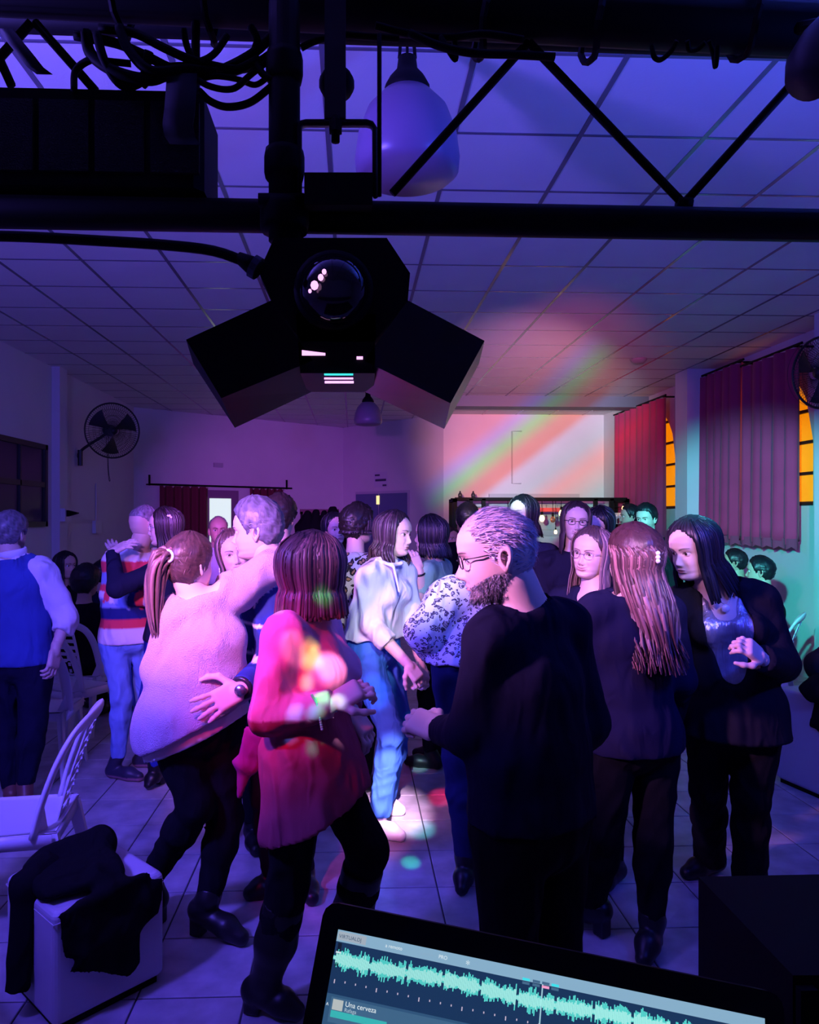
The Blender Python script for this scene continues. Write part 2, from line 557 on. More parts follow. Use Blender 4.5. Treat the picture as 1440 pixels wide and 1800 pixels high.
# curtains: pleated sheets hanging on a rail
M_CURT = mat('red_curtain', (.40, .025, .11), .85, sheen=.1, noise=.15, nscale=4, bump=.15, bscale=200)
def curtain(name, x, y0, y1, z0, z1, label, folds, seed, group=None):
    t = thing(name, (x, (y0 + y1) / 2, z0), label, 'curtain', group)
    r_ = np.random.default_rng(seed)
    nu, nv = folds * 10, 14
    u = np.linspace(0, 1, nu)
    ph = u * folds * 2 * math.pi
    jit = np.interp(u, np.linspace(0, 1, folds + 1), r_.uniform(.6, 1.3, folds + 1))
    jy = np.interp(u, np.linspace(0, 1, folds + 1), r_.uniform(-.8, .8, folds + 1))
    V = []
    for side in (0, 1):
        for v in np.linspace(0, 1, nv):
            dep = .05 * jit * (0.75 + .4 * v) * np.sign(np.sin(ph + jy * v)) * np.abs(np.sin(ph + jy * v)) ** .6
            hem = .03 * (np.sin(u * 9 + seed) + np.sin(u * 23)) * (v > .98) * .6
            z = z1 + (z0 - z1) * v + hem
            V.append(np.stack([x + dep + .006 * side, y0 + (y1 - y0) * u + .02 * np.sin(ph * .5 + v), z], 1))
    V = np.vstack(V)
    Fc, k = [], nu * nv
    for j in range(nv - 1):
        for i in range(nu - 1):
            a = j * nu + i
            Fc.append((a, a + 1, a + nu + 1, a + nu))
            Fc.append((k + a, k + a + nu, k + a + nu + 1, k + a + 1))
    for i in range(nu - 1):
        a = (nv - 1) * nu + i
        Fc.append((a, a + 1, k + a + 1, k + a))
    MB().add(V, Fc).build('curtain_panel', M_CURT, t, True)
    MB().tube([(x, y0 - .05, z1 + .02), (x, y1 + .05, z1 + .02)], .014, 8).tube([(x, y0 + .1, z1 + .02), (XR + .01, y0 + .1, z1 + .02)], .012, 6).tube([(x, y1 - .1, z1 + .02), (XR + .01, y1 - .1, z1 + .02)], .012, 6).build('curtain_rail', M_BLACK, t)
    hm = MB()
    hm.add(np.stack([np.full(nu, x - .01) + .04 * jit * np.sin(ph), y0 + (y1 - y0) * u, np.full(nu, z0 + .03)], 1).tolist()
           + np.stack([np.full(nu, x - .01) + .04 * jit * np.sin(ph), y0 + (y1 - y0) * u, z0 - .05 - .03 * np.abs(np.sin(u * 31))], 1).tolist(),
           [(i, i + 1, nu + i + 1, nu + i) for i in range(nu - 1)])
    hm.build('curtain_lining', mat('curtain_lining', (.2, .03, .08), .9), t)
    return t
curtain('curtain', 4.33, 6.98, 8.0, 1.37, 3.28, 'crimson pleated curtain over the near right window, panel closer to the camera', 5, 3)
curtain('curtain', 4.36, 8.10, 9.08, 1.37, 3.36, 'crimson pleated curtain over the near right window, panel beside the white column', 5, 5)
curtain('curtain', 4.36, 10.15, 12.1, .55, 3.3, 'red pleated curtain in the back right corner beside the bar wall', 8, 9)

# left wall window with dark panes and the camera-like box on the pilaster
wl = struct('window_3', MB().box(XL - .02, XL + .035, 6.3, 9.0, 2.42, 2.48).box(XL - .02, XL + .035, 6.3, 9.0, 1.50, 1.56).box(XL - .02, XL + .035, 8.94, 9.0, 1.50, 2.48).box(XL - .02, XL + .035, 6.3, 6.36, 1.50, 2.48), M_BAR)
M_DKG = mat('night_glass', (.012, .012, .035), .3, spec=.3)
for k in range(4):
    ya, yb = 6.36 + k * .645, 6.36 + (k + 1) * .645
    for (za, zb) in ((1.56, 1.97), (2.03, 2.42)):
        MB().box(XL + .001, XL + .008, ya + .015, yb - .015, za, zb).build('window_pane', M_DKG, wl)
    MB().box(XL, XL + .03, yb - .015, yb + .015, 1.56, 2.42).build('window_bar', M_BAR, wl)
MB().box(XL, XL + .03, 6.36, 8.94, 1.97, 2.03).build('window_bar', M_BAR, wl)

def simple(name, mb, m, label, cat, group=None, smooth=False):
    o = mb.build(name, m, smooth=smooth, origin=np.vstack(mb.V).mean(0) * [1, 1, 0] + [0, 0, np.vstack(mb.V)[:, 2].min()])
    return tag(o, label, cat, group)

t = thing('junction_box', (-3.6, 9.3, 1.56), 'white junction box with black sensor arm on the left pilaster', 'box')
MB().box(-3.62, -3.56, 9.2, 9.4, 1.56, 1.72).build('box_body', mat('box_white', (.6, .6, .62), .5), t)
MB().hexa([(-3.56, 9.24, 1.62), (-3.42, 9.2, 1.655), (-3.42, 9.28, 1.655), (-3.56, 9.32, 1.62), (-3.56, 9.24, 1.70), (-3.42, 9.2, 1.67), (-3.42, 9.28, 1.67), (-3.56, 9.32, 1.70)]).build('sensor_arm', M_BLACK, t)
t = thing('light_switch', (-3.7, 10.72, 1.38), 'small square switch box on the left wall under the fan', 'switch')
MB().box(-3.73, -3.67, 10.6, 10.84, 1.38, 1.56).build('box_body', mat('box_white'), t)
MB().tube([(-3.71, 10.72, 1.56), (-3.71, 10.72, 2.1)], .008, 6).build('conduit', mat('box_white'), t)

# wall fans
def wall_fan(base, c, yaw, label, rad=.355):
    """c: hub centre, yaw: direction it blows (deg, 0 = toward the camera)"""
    c = np.array(c, float)
    t = thing('wall_fan', base, label, 'fan')
    d = np.array([math.sin(R(yaw)), -math.cos(R(yaw)), -.12])
    d = norm(d)
    sx = norm(np.cross(d, (0, 0, 1)))
    up = np.cross(sx, d)
    fr = np.array([sx, up, d])
    M_CAGE = mat('fan_cage', (.012, .012, .016), .5)
    def ring(r, off, tr, n=40):
        a = np.linspace(0, 2 * math.pi, n, endpoint=False)
        return [c + r * (math.cos(x) * sx + math.sin(x) * up) + d * off for x in a], tr
    m = MB()
    m.tube(*ring(rad, 0, .011), 6, closed=True)
    m.build('cage_rim', M_CAGE, t, True)
    m = MB()
    for k in range(72):
        a = 2 * math.pi * k / 72
        e = math.cos(a) * sx + math.sin(a) * up
        for s_ in (1, -1):
            m.tube([c + e * .05 + d * .09 * s_, c + e * rad * .6 + d * .08 * s_, c + e * rad], .0022, 3)
    for rr in (.12, .2, .28):
        for s_ in (1, -1):
            m.tube(*ring(rr, .083 * s_, .002, 30), 3, closed=True)
    tag(m.build('cage_wires', M_CAGE, t), kind='stuff')
    MB().lathe([(0, -.05), (.055, -.05), (.06, 0), (.045, .06), (0, .07)], c, 16, axis=fr).build('hub', M_CAGE, t, True)
    MB().lathe([(0, -.22), (.06, -.22), (.075, -.16), (.075, -.08), (0, -.06)], c, 16, axis=fr).build('motor', M_CAGE, t, True)
    for k in range(3):
        a0 = 2 * math.pi * k / 3 + .5
        V, Fc = [], []
        for i, r_ in enumerate(np.linspace(.05, rad * .86, 7)):
            wdt = .30 + .55 * (i / 6) ** .5
            for j in range(5):
                a = a0 + (j / 4 - .5) * wdt + .1 * i / 6
                V.append(c + r_ * (math.cos(a) * sx + math.sin(a) * up) + d * (.03 * (j / 2 - 1)))
        for i in range(6):
            for j in range(4):
                q = i * 5 + j
                Fc.append((q, q + 1, q + 6, q + 5))
        V2 = np.array(V)
        n = len(V2)
        MB().add(np.vstack([V2, V2 + d * .004]), Fc + [tuple(n + i for i in reversed(f)) for f in Fc]).build('blade', M_CAGE, t, True)
    b = np.array(base, float)
    MB().tube(spline([b, b + [0, 0, .14], c - d * .28 - [0, 0, .06], c - d * .18], 16), .02, 8).build('arm', M_CAGE, t, True)
    MB().tube([b + [0, 0, -.05], b + [0, 0, .16]], .034, 8).build('wall_bracket', M_CAGE, t)
    cd_ = c - d * .15
    MB().tube(spline([cd_ - up * .07, cd_ - [0, 0, .5], cd_ - [-.02, 0, .66], cd_ - [.0, 0, .6], cd_ - up * .07 + sx * .03], 30), .004, 5).build('pull_cord', M_CAGE, t, True)
    return t
wall_fan(at(141, 812, 10.0), at(198, 757, 9.7), 38, 'black caged wall fan on the left wall above the switch box')
wall_fan((4.2, 6.3, 2.75), at(1446, 655, 6.05), -75, 'dark fan at the right picture edge above the near curtain', .3)

# back walls: door with poster, screen behind curtain, coat rack
def wpt(a, b, s, z, off=0.0):
    """point s metres along wall a->b, off metres out of it toward the room"""
    a, b = np.array(a, float), np.array(b, float)
    d = norm(b - a)
    n = np.array([d[1], -d[0]])
    if n[1] > 0:
        n = -n
    q = a + d * s + n * off
    return np.array([q[0], q[1], z])
def wbox(a, b, s0, s1, z0, z1, o0, o1):
    m = MB()
    return m.hexa([wpt(a, b, s0, z0, o1), wpt(a, b, s1, z0, o1), wpt(a, b, s1, z0, o0), wpt(a, b, s0, z0, o0), wpt(a, b, s0, z1, o1), wpt(a, b, s1, z1, o1), wpt(a, b, s1, z1, o0), wpt(a, b, s0, z1, o0)])
M_DOOR = mat('blue_grey_door', (.10, .13, .26), .5)
dr = struct('door_1', wbox(KB, KC, .42, 1.94, 0, 2.12, .0, .03), mat('door_casing', (.45, .43, .5), .6))
for s0, s1 in ((.46, 1.10), (1.14, 1.90)):
    lf = wbox(KB, KC, s0, s1, .01, 2.07, .03, .055).build('door_leaf', M_DOOR, dr)
wbox(KB, KC, 1.08, 1.16, 1.86, 2.03, .055, .065).build('door_light_slot', mat('warm_gap', (.9, .8, .4), .5, emit=(1, .75, .25), es=1.2), dr)
t = thing('wall_notice', wpt(KB, KC, 1.12, 2.20), 'small printed notice pinned on the wall above the blue door', 'sign')
wbox(KB, KC, .95, 1.33, 2.20, 2.50, .003, .008).build('paper', mat('notice_paper', (.55, .52, .6), .7), t)
for (s0, s1, z0, z1) in ((.98, 1.12, 2.42, 2.455), (.99, 1.30, 2.315, 2.36), (1.2, 1.31, 2.215, 2.25)):
    wbox(KB, KC, s0, s1, z0, z1, .008, .010).build('printed_line', mat('notice_ink', (.05, .04, .1), .7), t)

# doorway on the back-left wall: rod, red curtains, bright panel
t = thing('curtain_rod', wpt(KA, KB, 1.4, 2.15), 'black curtain rod on the back left wall with upturned ends', 'rod')
MB().tube([wpt(KA, KB, .25, 2.17, .12), wpt(KA, KB, 3.12, 2.17, .12)], .016, 8).build('rod', M_BLACK, t)
for s_ in (.25, 3.0):
    MB().tube([wpt(KA, KB, s_, 2.15, .12), wpt(KA, KB, s_, 2.33, .12)], .018, 8).build('rod_end', M_BLACK, t)
    MB().tube([wpt(KA, KB, s_, 2.17, .12), wpt(KA, KB, s_, 2.17, 0)], .014, 6).build('rod_bracket', M_BLACK, t)
M_CURT2 = mat('dark_red_curtain', (.11, .008, .022), .85)
def backcurtain(s0, s1, label):
    t = thing('door_curtain', wpt(KA, KB, (s0 + s1) / 2, .1, .12), label, 'curtain')
    n = 60
    ss = np.linspace(s0, s1, n)
    V = [wpt(KA, KB, s_, 2.15, .10 + .03 * math.sin(s_ * 40)) for s_ in ss] + [wpt(KA, KB, s_, .1, .10 + .045 * math.sin(s_ * 40 + .5)) for s_ in ss]
    MB().add(V, [(i, i + 1, n + i + 1, n + i) for i in range(n - 1)]).build('curtain_panel', M_CURT2, t, True)
    for s_ in np.linspace(s0 + .05, s1 - .05, 6):
        MB().tube([wpt(KA, KB, s_, 2.15, .15), wpt(KA, KB, s_, 2.12, .15)], [.025, .004], 4).build('curtain_ring', mat('ring_pale', (.5, .4, .4), .5), t)
backcurtain(.45, 1.35, 'dark red curtain left of the bright doorway panel')
backcurtain(2.2, 2.95, 'dark red curtain right of the bright doorway panel, behind the grey haired person')
dr = struct('door_2', wbox(KA, KB, 1.36, 1.99, 0, 2.1, .0, .05), mat('door_casing2', (.22, .12, .2), .6))
wbox(KA, KB, 1.40, 1.83, 1.40, 1.95, .05, .06).build('lit_pane', mat('lit_pane', (.8, .9, .8), .4, emit=(.70, .95, .72), es=.85), dr)
wbox(KA, KB, 1.40, 1.83, .55, 1.34, .05, .06).build('lit_pane', mat('lit_pane'), dr)
t = thing('junction_box', wpt(KA, KB, 1.6, 2.5), 'small pale junction box high on the back left wall', 'box')
wbox(KA, KB, 1.5, 1.68, 2.52, 2.6, .0, .04).build('box_body', mat('box_pale', (.4, .38, .42), .6), t)

# coat rack under a dark board
t = thing('coat_rack', wpt(KA, KB, 4.0, 0), 'standing coat rack crowded with black coats against the back wall', 'coat rack')
c0, c1 = at(527, 905, 12.0), at(596, 905, 12.0)
MB().box(c0[0], c1[0], 12.0, 12.05, 1.66, 1.74).build('header_board', mat('maroon_board', (.10, .02, .05), .6), t)
for x in (c0[0] + .03, c1[0] - .03):
    MB().box(x - .02, x + .02, 12.0, 12.05, 0, 1.7).build('post', M_BLACK, t)
    MB().box(x - .03, x + .03, 11.75, 12.3, 0, .04).build('foot', M_BLACK, t)

# bar shelf: black frame with glasses, garland and bulbs
bx = [at(p, 900, 11.0)[0] for p in (800, 828, 850, 1047, 1075, 1102)]
t = thing('bar_shelf', ((bx[0] + bx[5]) / 2, 11.0, 0), 'black metal bar frame with hanging glasses by the lit back wall', 'shelf')
z1 = at(0, 876, 11.0)[2]
for x in (bx[0], bx[1], bx[2], bx[3], bx[4], bx[5]):
    MB().box(x - .028, x + .028, 10.97, 11.03, 0, z1).build('post', M_BLACK, t)
for x in (bx[0], bx[5]):
    MB().box(x - .028, x + .028, 11.45, 11.5, 0, z1).build('post', M_BLACK, t)
    MB().box(x - .028, x + .028, 10.97, 11.5, z1 - .05, z1).build('side_rail', M_BLACK, t)
MB().box(bx[0], bx[5], 10.97, 11.03, z1 - .025, z1 + .02).build('top_rail', M_BLACK, t)
MB().box(bx[0], bx[5], 11.45, 11.5, z1 - .025, z1 + .02).build('top_rail', M_BLACK, t)
MB().box(bx[0] - .1, bx[5] + .1, 10.9, 11.5, 1.0, 1.06).build('counter', mat('dark_wood', (.05, .03, .025), .5), t)
MB().box(bx[0] - .05, bx[5] + .05, 10.95, 11.45, 0, 1.0).build('counter_front', mat('dark_wood'), t)
MB().box(bx[2], bx[3], 11.44, 11.47, z1 - .19, z1 - .13).build('red_stripe', mat('red_band', (.6, .05, .05), .6), t)
for (xa, xb) in ((bx[0], bx[1]), (bx[1], bx[2]), (bx[3], bx[4]), (bx[4], bx[5])):
    for zz in (z1 - .12, z1 - .38):
        MB().box(xa + .03, xb - .03, 10.98, 11.45, zz - .008, zz).build('shelf_board', M_BLACK, t)
M_GLASSW = mat('clear_glass', (.75, .72, .75), .12, spec=.8, alpha=.75)
BAYN = ('leftmost', 'second', 'third', 'rightmost')
for gi, (xa, xb) in enumerate(((bx[0], bx[1]), (bx[1], bx[2]), (bx[3], bx[4]), (bx[4], bx[5]))):
    nq = 3 if xb - xa > .22 else 2
    for q, x in enumerate(np.linspace(xa + .07, xb - .07, nq)):
        m = MB().lathe([(.0, 0), (.034, 0), (.030, .004), (.005, .010), (.004, .07), (.024, .09), (.034, .12), (.030, .17)], (x, 11.1, z1 - .38), 12)
        tag(m.build('wine_glass', M_GLASSW, smooth=True, origin=(x, 11.1, z1 - .38)), '%s stemmed glass in the %s narrow bay of the bar frame' % (('left', 'middle', 'right')[q] if nq == 3 else ('left', 'right')[q], BAYN[gi]), 'glass', 'glasses on the bar frame')
M_BULB = mat('bulb_glow', (1, .8, .5), .3, emit=(1.0, .50, .14), es=14.0)
M_BULBOFF = mat('bulb_amber', (.25, .08, .05), .2, spec=.6)
for k, (px, py, on) in enumerate([(893, 903, 1), (953, 911, 1), (987, 902, 1), (972, 913, 0), (1096, 893, 1), (977, 935, 1)]):
    p = at(px, py, 11.0)
    t2 = thing('pendant_bulb', p, ['lit filament bulb hanging at the head of the tall person', 'lit filament bulb right of the tall person, leftmost of the pair', 'lit filament bulb beside the person with black glasses',
                                   'unlit amber bulb between the two lit bulbs', 'small lit bulb at the right end of the bar frame', 'low lit bulb beside the person with black glasses'][k], 'bulb')
    s_ = .8 if k < 4 else .5
    MB().lathe([(0, -.065 * s_), (.03 * s_, -.055 * s_), (.048 * s_, -.015 * s_), (.04 * s_, .025 * s_), (.02 * s_, .06 * s_), (0, .065 * s_)], p, 14).build('bulb', M_BULB if on else M_BULBOFF, t2, True)
    MB().lathe([(0, .05 * s_), (.022 * s_, .05 * s_), (.022 * s_, .12 * s_), (0, .125 * s_)], p, 10).build('socket', M_BLACK, t2, True)
    MB().tube([p + [0, 0, .11 * s_], [p[0], p[1], z1 - .02]], .005, 5).build('cord', M_CABLE, t2)
for k, px in enumerate((809, 832)):
    p = at(px, 876, 11.1)
    p[2] = z1 + .02
    simple('small_bottle', MB().lathe([(0, 0), (.03, 0), (.032, .05), (.012, .08), (.012, .1), (0, .1)], p, 10), mat('bottle_dark', (.03, .04, .05), .2), ['pale little bottle on the bar frame top, at the left corner', 'dark little bottle on the bar frame top, second from the left corner'][k], 'bottle', smooth=True)
# pipe on the bar wall and a hatch frame above the bar
t = thing('wall_conduit', (2.9, 13.15, 2.3), 'thin pale conduit bent into a bracket on the bar wall', 'conduit')
a_, b_ = at(900, 758, 13.19), at(900, 850, 13.19)
MB().tube([a_ + [.18, 0, 0], a_, b_, b_ + [.17, 0, 0]], .014, 6).build('pipe', mat('conduit_grey', (.42, .40, .42), .6), t)
t = thing('serving_hatch', (2.8, 13.15, 1.6), 'closed roller hatch with pale frame behind the bar frame', 'hatch')
a_, b_ = at(860, 868, 13.15), at(1018, 930, 13.15)
for k in range(7):
    zz = a_[2] - k * .11
    MB().box(a_[0], b_[0], 13.12, 13.19, zz - .10, zz).build('hatch_slat', mat('hatch_metal', (.42, .42, .45), .45), t)
t = thing('picture_frame', at(808, 900, 13.1), 'pale framed card on the bar wall left of the bar frame', 'picture')
a_, b_ = at(798, 890, 13.17), at(812, 935, 13.17)
MB().box(a_[0], b_[0], 13.17, 13.195, b_[2], a_[2]).build('card', mat('rose_card', (.6, .35, .35), .7), t)
# smoke detector
p = at(1123, 661, 8.5)
p = np.array([p[0], p[1], ZC])
t = thing('smoke_detector', p - [0, 0, .05], 'round smoke detector on the ceiling near the column', 'detector')
MB().lathe([(0, -.05), (.06, -.05), (.09, -.02), (.10, 0), (0, 0)], p, 20).build('detector_body', mat('detector_plastic', (.25, .24, .26), .5), t, True)

# pendant lamps
def pendant(c, s, label):
    c = np.array(c, float)               # bottom rim centre
    t = thing('pendant_lamp', c, label, 'lamp')
    h = .30 * s
    MB().lathe([(.150 * s, 0), (.172 * s, .02 * s), (.176 * s, .06 * s), (.165 * s, .14 * s), (.135 * s, .22 * s), (.085 * s, .275 * s), (.06 * s, .285 * s),
                (.055 * s, .28 * s), (.08 * s, .27 * s), (.130 * s, .215 * s), (.158 * s, .14 * s), (.168 * s, .06 * s), (.164 * s, .022 * s)], c, 36).build('shade', mat('opal_shade', (.22, .15, .26), .35, trans=.12), t, True)
    MB().lathe([(0, .27 * s), (.072 * s, .27 * s), (.076 * s, .30 * s), (.06 * s, .33 * s), (.035 * s, .36 * s), (.03 * s, .40 * s), (0, .41 * s)], c, 20).build('cap', M_BLACK, t, True)
    MB().lathe([(0, .08 * s), (.03 * s, .08 * s), (.035 * s, .12 * s), (.03 * s, .2 * s), (0, .27 * s)], c, 14).build('lamp_bulb', mat('cold_bulb', (.6, .55, .6), .2), t, True)
    MB().tube([c + [0, 0, .40 * s], [c[0], c[1], ZC]], .006, 6).build('cord', M_CABLE, t)
    MB().tube(spline([c + [-.03, 0, .4 * s], c + [-.02, 0, .46 * s], c + [.02, 0, .46 * s], c + [.03, 0, .4 * s]], 12), .007, 6).build('hook', M_CABLE, t)
    return t
pendant(at(716, 312, 2.75), 1.12, 'large opal bell pendant lamp close behind the truss')
pendant(at(647, 747, 9.2), 1.0, 'small opal bell pendant lamp far back under the effect light')
# ================================================================== STAGE GEAR IN FRONT
YT = 1.2
def ZP(py, Y=YT):
    return at(622, py, Y)[2]
tr = thing('lighting_truss', (0.1, YT, ZP(418)), 'black lattice truss crossing the whole top of the picture', 'truss')
zu, zl = ZP(30), ZP(386)
MB().tube([(-1.9, YT, ZP(-42)), (2.1, YT, ZP(68))], .041, 14).build('upper_chord', M_BLACK, tr, True)
MB().tube([(-1.9, YT, zl + .006), (2.1, YT, zl - .0)], .0265, 14).build('lower_chord', M_BLACK, tr, True)
MB().tube([(-1.9, YT + .22, zu + .14), (2.1, YT + .22, zu + .11)], .0265, 10).build('rear_chord', M_BLACK, tr, True)
zg = [(at(1435, 100, YT), at(1203, 357, YT)), (at(1200, 357, YT), at(930, 75, YT)), (at(928, 75, YT), at(690, 340, YT)), (at(168, 160, YT), at(62, 40, YT)), (at(55, 40, YT), at(-90, 200, YT)), (at(20, 150, YT), at(-30, 40, YT)),
      (at(344, 40, YT), at(344, 360, YT))]
for a_, b_ in zg:
    MB().tube([a_, b_], .0072, 8).build('brace', M_BLACK, tr, True)
p = at(1203, 357, YT)
MB().tube([p + [-.012, 0, 0], p + [.012, 0, 0]], .010, 8).build('weld', M_BLACK, tr, True)

# post that carries the lamp
t = thing('truss_post', (at(500, 0, 1.15)[0], 1.15, ZP(425, 1.15)), 'thick black vertical post left of the effect light', 'post')
a_, b_ = at(472, 40, 1.15), at(528, 425, 1.15)
MB().tube([((a_[0] + b_[0]) / 2, 1.15, b_[2]), ((a_[0] + b_[0]) / 2, 1.15, a_[2] + .03)], .0245, 16).build('tube', M_BLACK, t, True)
xm = (a_[0] + b_[0]) / 2
for (py, r_) in ((292, .0295), (385, .036), (122, .027)):
    z = ZP(py, 1.15)
    MB().lathe([(0, -.022), (r_, -.022), (r_ + .002, -.012), (r_ + .002, .012), (r_, .022), (0, .022)], (xm, 1.15, z), 16).build('clamp_collar', M_BLACK, t, True)
MB().tube([at(455, 352, 1.13), at(535, 352, 1.13)], .011, 8).build('clamp_bolt', M_BLACK, t, True)

# effect light
Yn, Yf = 1.08, 1.24
t = thing('effect_light', at(590, 690, 1.15), 'black three-panel disco effect light hanging in the upper middle', 'stage light')
hexn = [at(px, py, Yn) for px, py in ((482, 418), (680, 418), (721, 480), (717, 529), (658, 600), (530, 600), (477, 528), (455, 478))]
MB().add([*hexn] + [at(px, py, Yf) for px, py in ((490, 445), (672, 445), (712, 505), (708, 545), (655, 620), (535, 620), (484, 545), (462, 500))],
         [tuple(range(8)), tuple(range(15, 7, -1))] + [(i, 8 + i, 8 + (i + 1) % 8, (i + 1) % 8) for i in range(8)]).build('housing', M_BLACK, t)
M_BLK2 = mat('black_satin', (.012, .012, .016), .35, spec=.4)
def petal(nq, fq):
    m = MB()
    V = [at(*q, Yn) for q in nq] + [at(*q, Yf) for q in fq]
    m.add(V, [(0, 1, 2, 3), (7, 6, 5, 4)] + [(i, 4 + i, 4 + (i + 1) % 4, (i + 1) % 4) for i in range(4)])
    return m
petal([(717, 528), (852, 599), (792, 709), (640, 634)], [(712, 562), (842, 640), (781, 754), (640, 688)]).build('side_panel', M_BLK2, t)
petal([(477, 528), (327, 597), (389, 700), (550, 634)], [(482, 562), (340, 640), (413, 752), (550, 688)]).build('side_panel', M_BLACK, t)
petal([(520, 552), (660, 552), (659, 656), (528, 656)], [(530, 590), (656, 590), (656, 689), (541, 689)]).build('front_panel', M_BLACK, t)
c_ = at(587, 512, Yn - .005)
fr = np.array([[1, 0, 0], [0, 0, 1], [0, -1, 0]])
dm = MB().lathe([(.052, 0), (.050, .012), (.043, .026), (.030, .038), (.014, .045), (.0, .047)], c_, 28, axis=fr).build('lens_dome', mat('dark_glass_dome', (.01, .01, .012), .08, spec=.8), t, True)
tag(dm, 'glossy dark glass dome')
MB().lathe([(.05, -.005), (.058, -.005), (.058, .008), (.051, .012)], c_, 28, axis=fr).build('lens_ring', M_BLACK, t, True)
def glow(name, pxs, Y, m, parent):
    MB().prism([at(x, y, Y) for x, y in pxs], (0, -.002, 0)).build(name, m, parent)
M_LP = mat('led_pink', (.9, .5, .9), .4, emit=(1.0, .45, .95), es=1.5)
M_LC = mat('led_cyan', (.2, .9, .8), .4, emit=(.05, .85, .75), es=1.1)
glow('led_line', [(570, 657), (621, 657), (621, 660), (570, 660)], Yn - .001, M_LC, t)
glow('led_line', [(570, 664), (621, 664), (621, 667), (570, 667)], Yn - .001, M_LP, t)
glow('led_line', [(571, 670), (622, 670), (622, 674), (571, 674)], Yn - .001, M_LP, t)
glow('led_line', [(531, 616), (572, 621), (572, 625), (531, 625)], Yn - .001, M_LP, t)
glow('led_dot', [(627, 627), (638, 627), (638, 632), (627, 632)], Yn - .001, M_LP, t)
for (px, py, r_) in ((564, 488, 5), (553, 502, 7), (570, 478, 4), (545, 512, 3)):
    glow('lens_glint', [(px + r_ * math.cos(a), py + r_ * 1.2 * math.sin(a)) for a in np.linspace(0, 6.28, 9)[:-1]], Yn - .052, M_LP, dm)
# vent box and yoke
MB().add([at(px, py, 1.10) for px, py in ((535, 303), (655, 303), (655, 360), (535, 360))] + [at(px, py, 1.22) for px, py in ((540, 330), (650, 330), (650, 385), (540, 385))],
         [(0, 1, 2, 3), (7, 6, 5, 4)] + [(i, 4 + i, 4 + (i + 1) % 4, (i + 1) % 4) for i in range(4)]).build('driver_box', M_BLACK, t)
MB().tube([at(526, 345, 1.14), at(526, 226, 1.14), at(530, 219, 1.14), at(538, 217, 1.14), at(645, 217, 1.14), at(654, 220, 1.14), at(659, 228, 1.14), at(660, 345, 1.14)], .0045, 8, flat=((0, -1, 0), 1.0, 2.2)).build('yoke', M_BLK2, t, True)
MB().tube([at(590, 205, 1.13), at(590, 250, 1.13)], .0065, 8).build('yoke_bolt', M_BLACK, t, True)
MB().tube([at(590, 213, 1.13), at(590, 233, 1.13)], .011, 6).build('yoke_nut', M_BLACK, t)
MB().tube([at(667, 60, 1.14), at(667, 345, 1.14)], .0035, 8).build('safety_rod', M_BLACK, t, True)
# hanging tube with hook clamp
t = thing('hanging_tube', at(590, 215, 1.14), 'flat black hanging bar with hook clamp above the effect light', 'hanger')
a_, b_ = at(571, 0, 1.14), at(608, 214, 1.14)
MB().box(a_[0], b_[0], 1.13, 1.15, b_[2], a_[2] + .05).build('bar', mat('graphite_bar', (.018, .018, .026), .5), t)
MB().lathe([(0, -.018), (.022, -.017), (.028, -.006), (.028, .006), (.022, .017), (0, .018)], at(592, 148, 1.17), 16).build('hook_clamp', M_BLACK, t, True)

# speaker box standing on the lower chord
t = thing('speaker_box', at(150, 352, 1.2), 'big black speaker box resting on the truss at upper left', 'speaker')
a_, b_ = at(-160, 150, 1.16), at(356, 352, 1.16)
z0 = zl + .03
zt = a_[2]
m = MB()
prof = [(a_[0], 1.16), (b_[0] - .014, 1.16), (b_[0], 1.175), (b_[0], 1.29), (a_[0], 1.29)]
m.prism([(x, y, z0) for x, y in prof], (0, 0, zt - z0))
m.build('cabinet', M_BLACK, t)
for k in range(5):
    x = a_[0] + .03 + k * .085
    MB().box(x, x + .075, 1.153, 1.16, z0 + .02, zt - .02).build('grille_panel', mat('grille_black', (.007, .007, .009), .8, bump=.6, bscale=400), t)
for x in (a_[0] + .06, b_[0] - .05):
    MB().box(x - .02, x + .02, 1.175, 1.28, z0 - .006, z0 + .001).build('foot', M_CABLE, t)
# strips of tape
M_TAPE = mat('grey_tape', (.012, .012, .018), .6)
def strip(name, pts, w, label):
    m = MB()
    V = []
    for (px, py, Y) in pts:
        c = at(px, py, Y)
        V += [c - [w / 2, 0, 0], c + [w / 2, 0, 0]]
    n = len(pts)
    V = np.array(V)
    V2 = V + [0, .0015, 0]
    Fc = [(2 * i, 2 * i + 1, 2 * i + 3, 2 * i + 2) for i in range(n - 1)]
    m.add(np.vstack([V, V2]), Fc + [tuple(2 * n + j for j in reversed(f)) for f in Fc] + [(2 * i, 2 * i + 2, 2 * n + 2 * i + 2, 2 * n + 2 * i) for i in range(n - 1)] + [(2 * i + 3, 2 * i + 1, 2 * n + 2 * i + 1, 2 * n + 2 * i + 3) for i in range(n - 1)])
    return simple(name, m, M_TAPE, label, 'tape', smooth=True)
strip('tape_strip', [(320, 128, 1.14), (318, 160, 1.13), (316, 190, 1.125), (312, 220, 1.13), (316, 240, 1.135), (326, 254, 1.13)], .046, 'loose grey tape strip dangling in front of the speaker box')
strip('tape_strip', [(8, 50, 1.13), (30, 78, 1.12), (48, 100, 1.12), (62, 118, 1.125), (78, 130, 1.13)], .024, 'twisted tape end hanging at the far upper left')
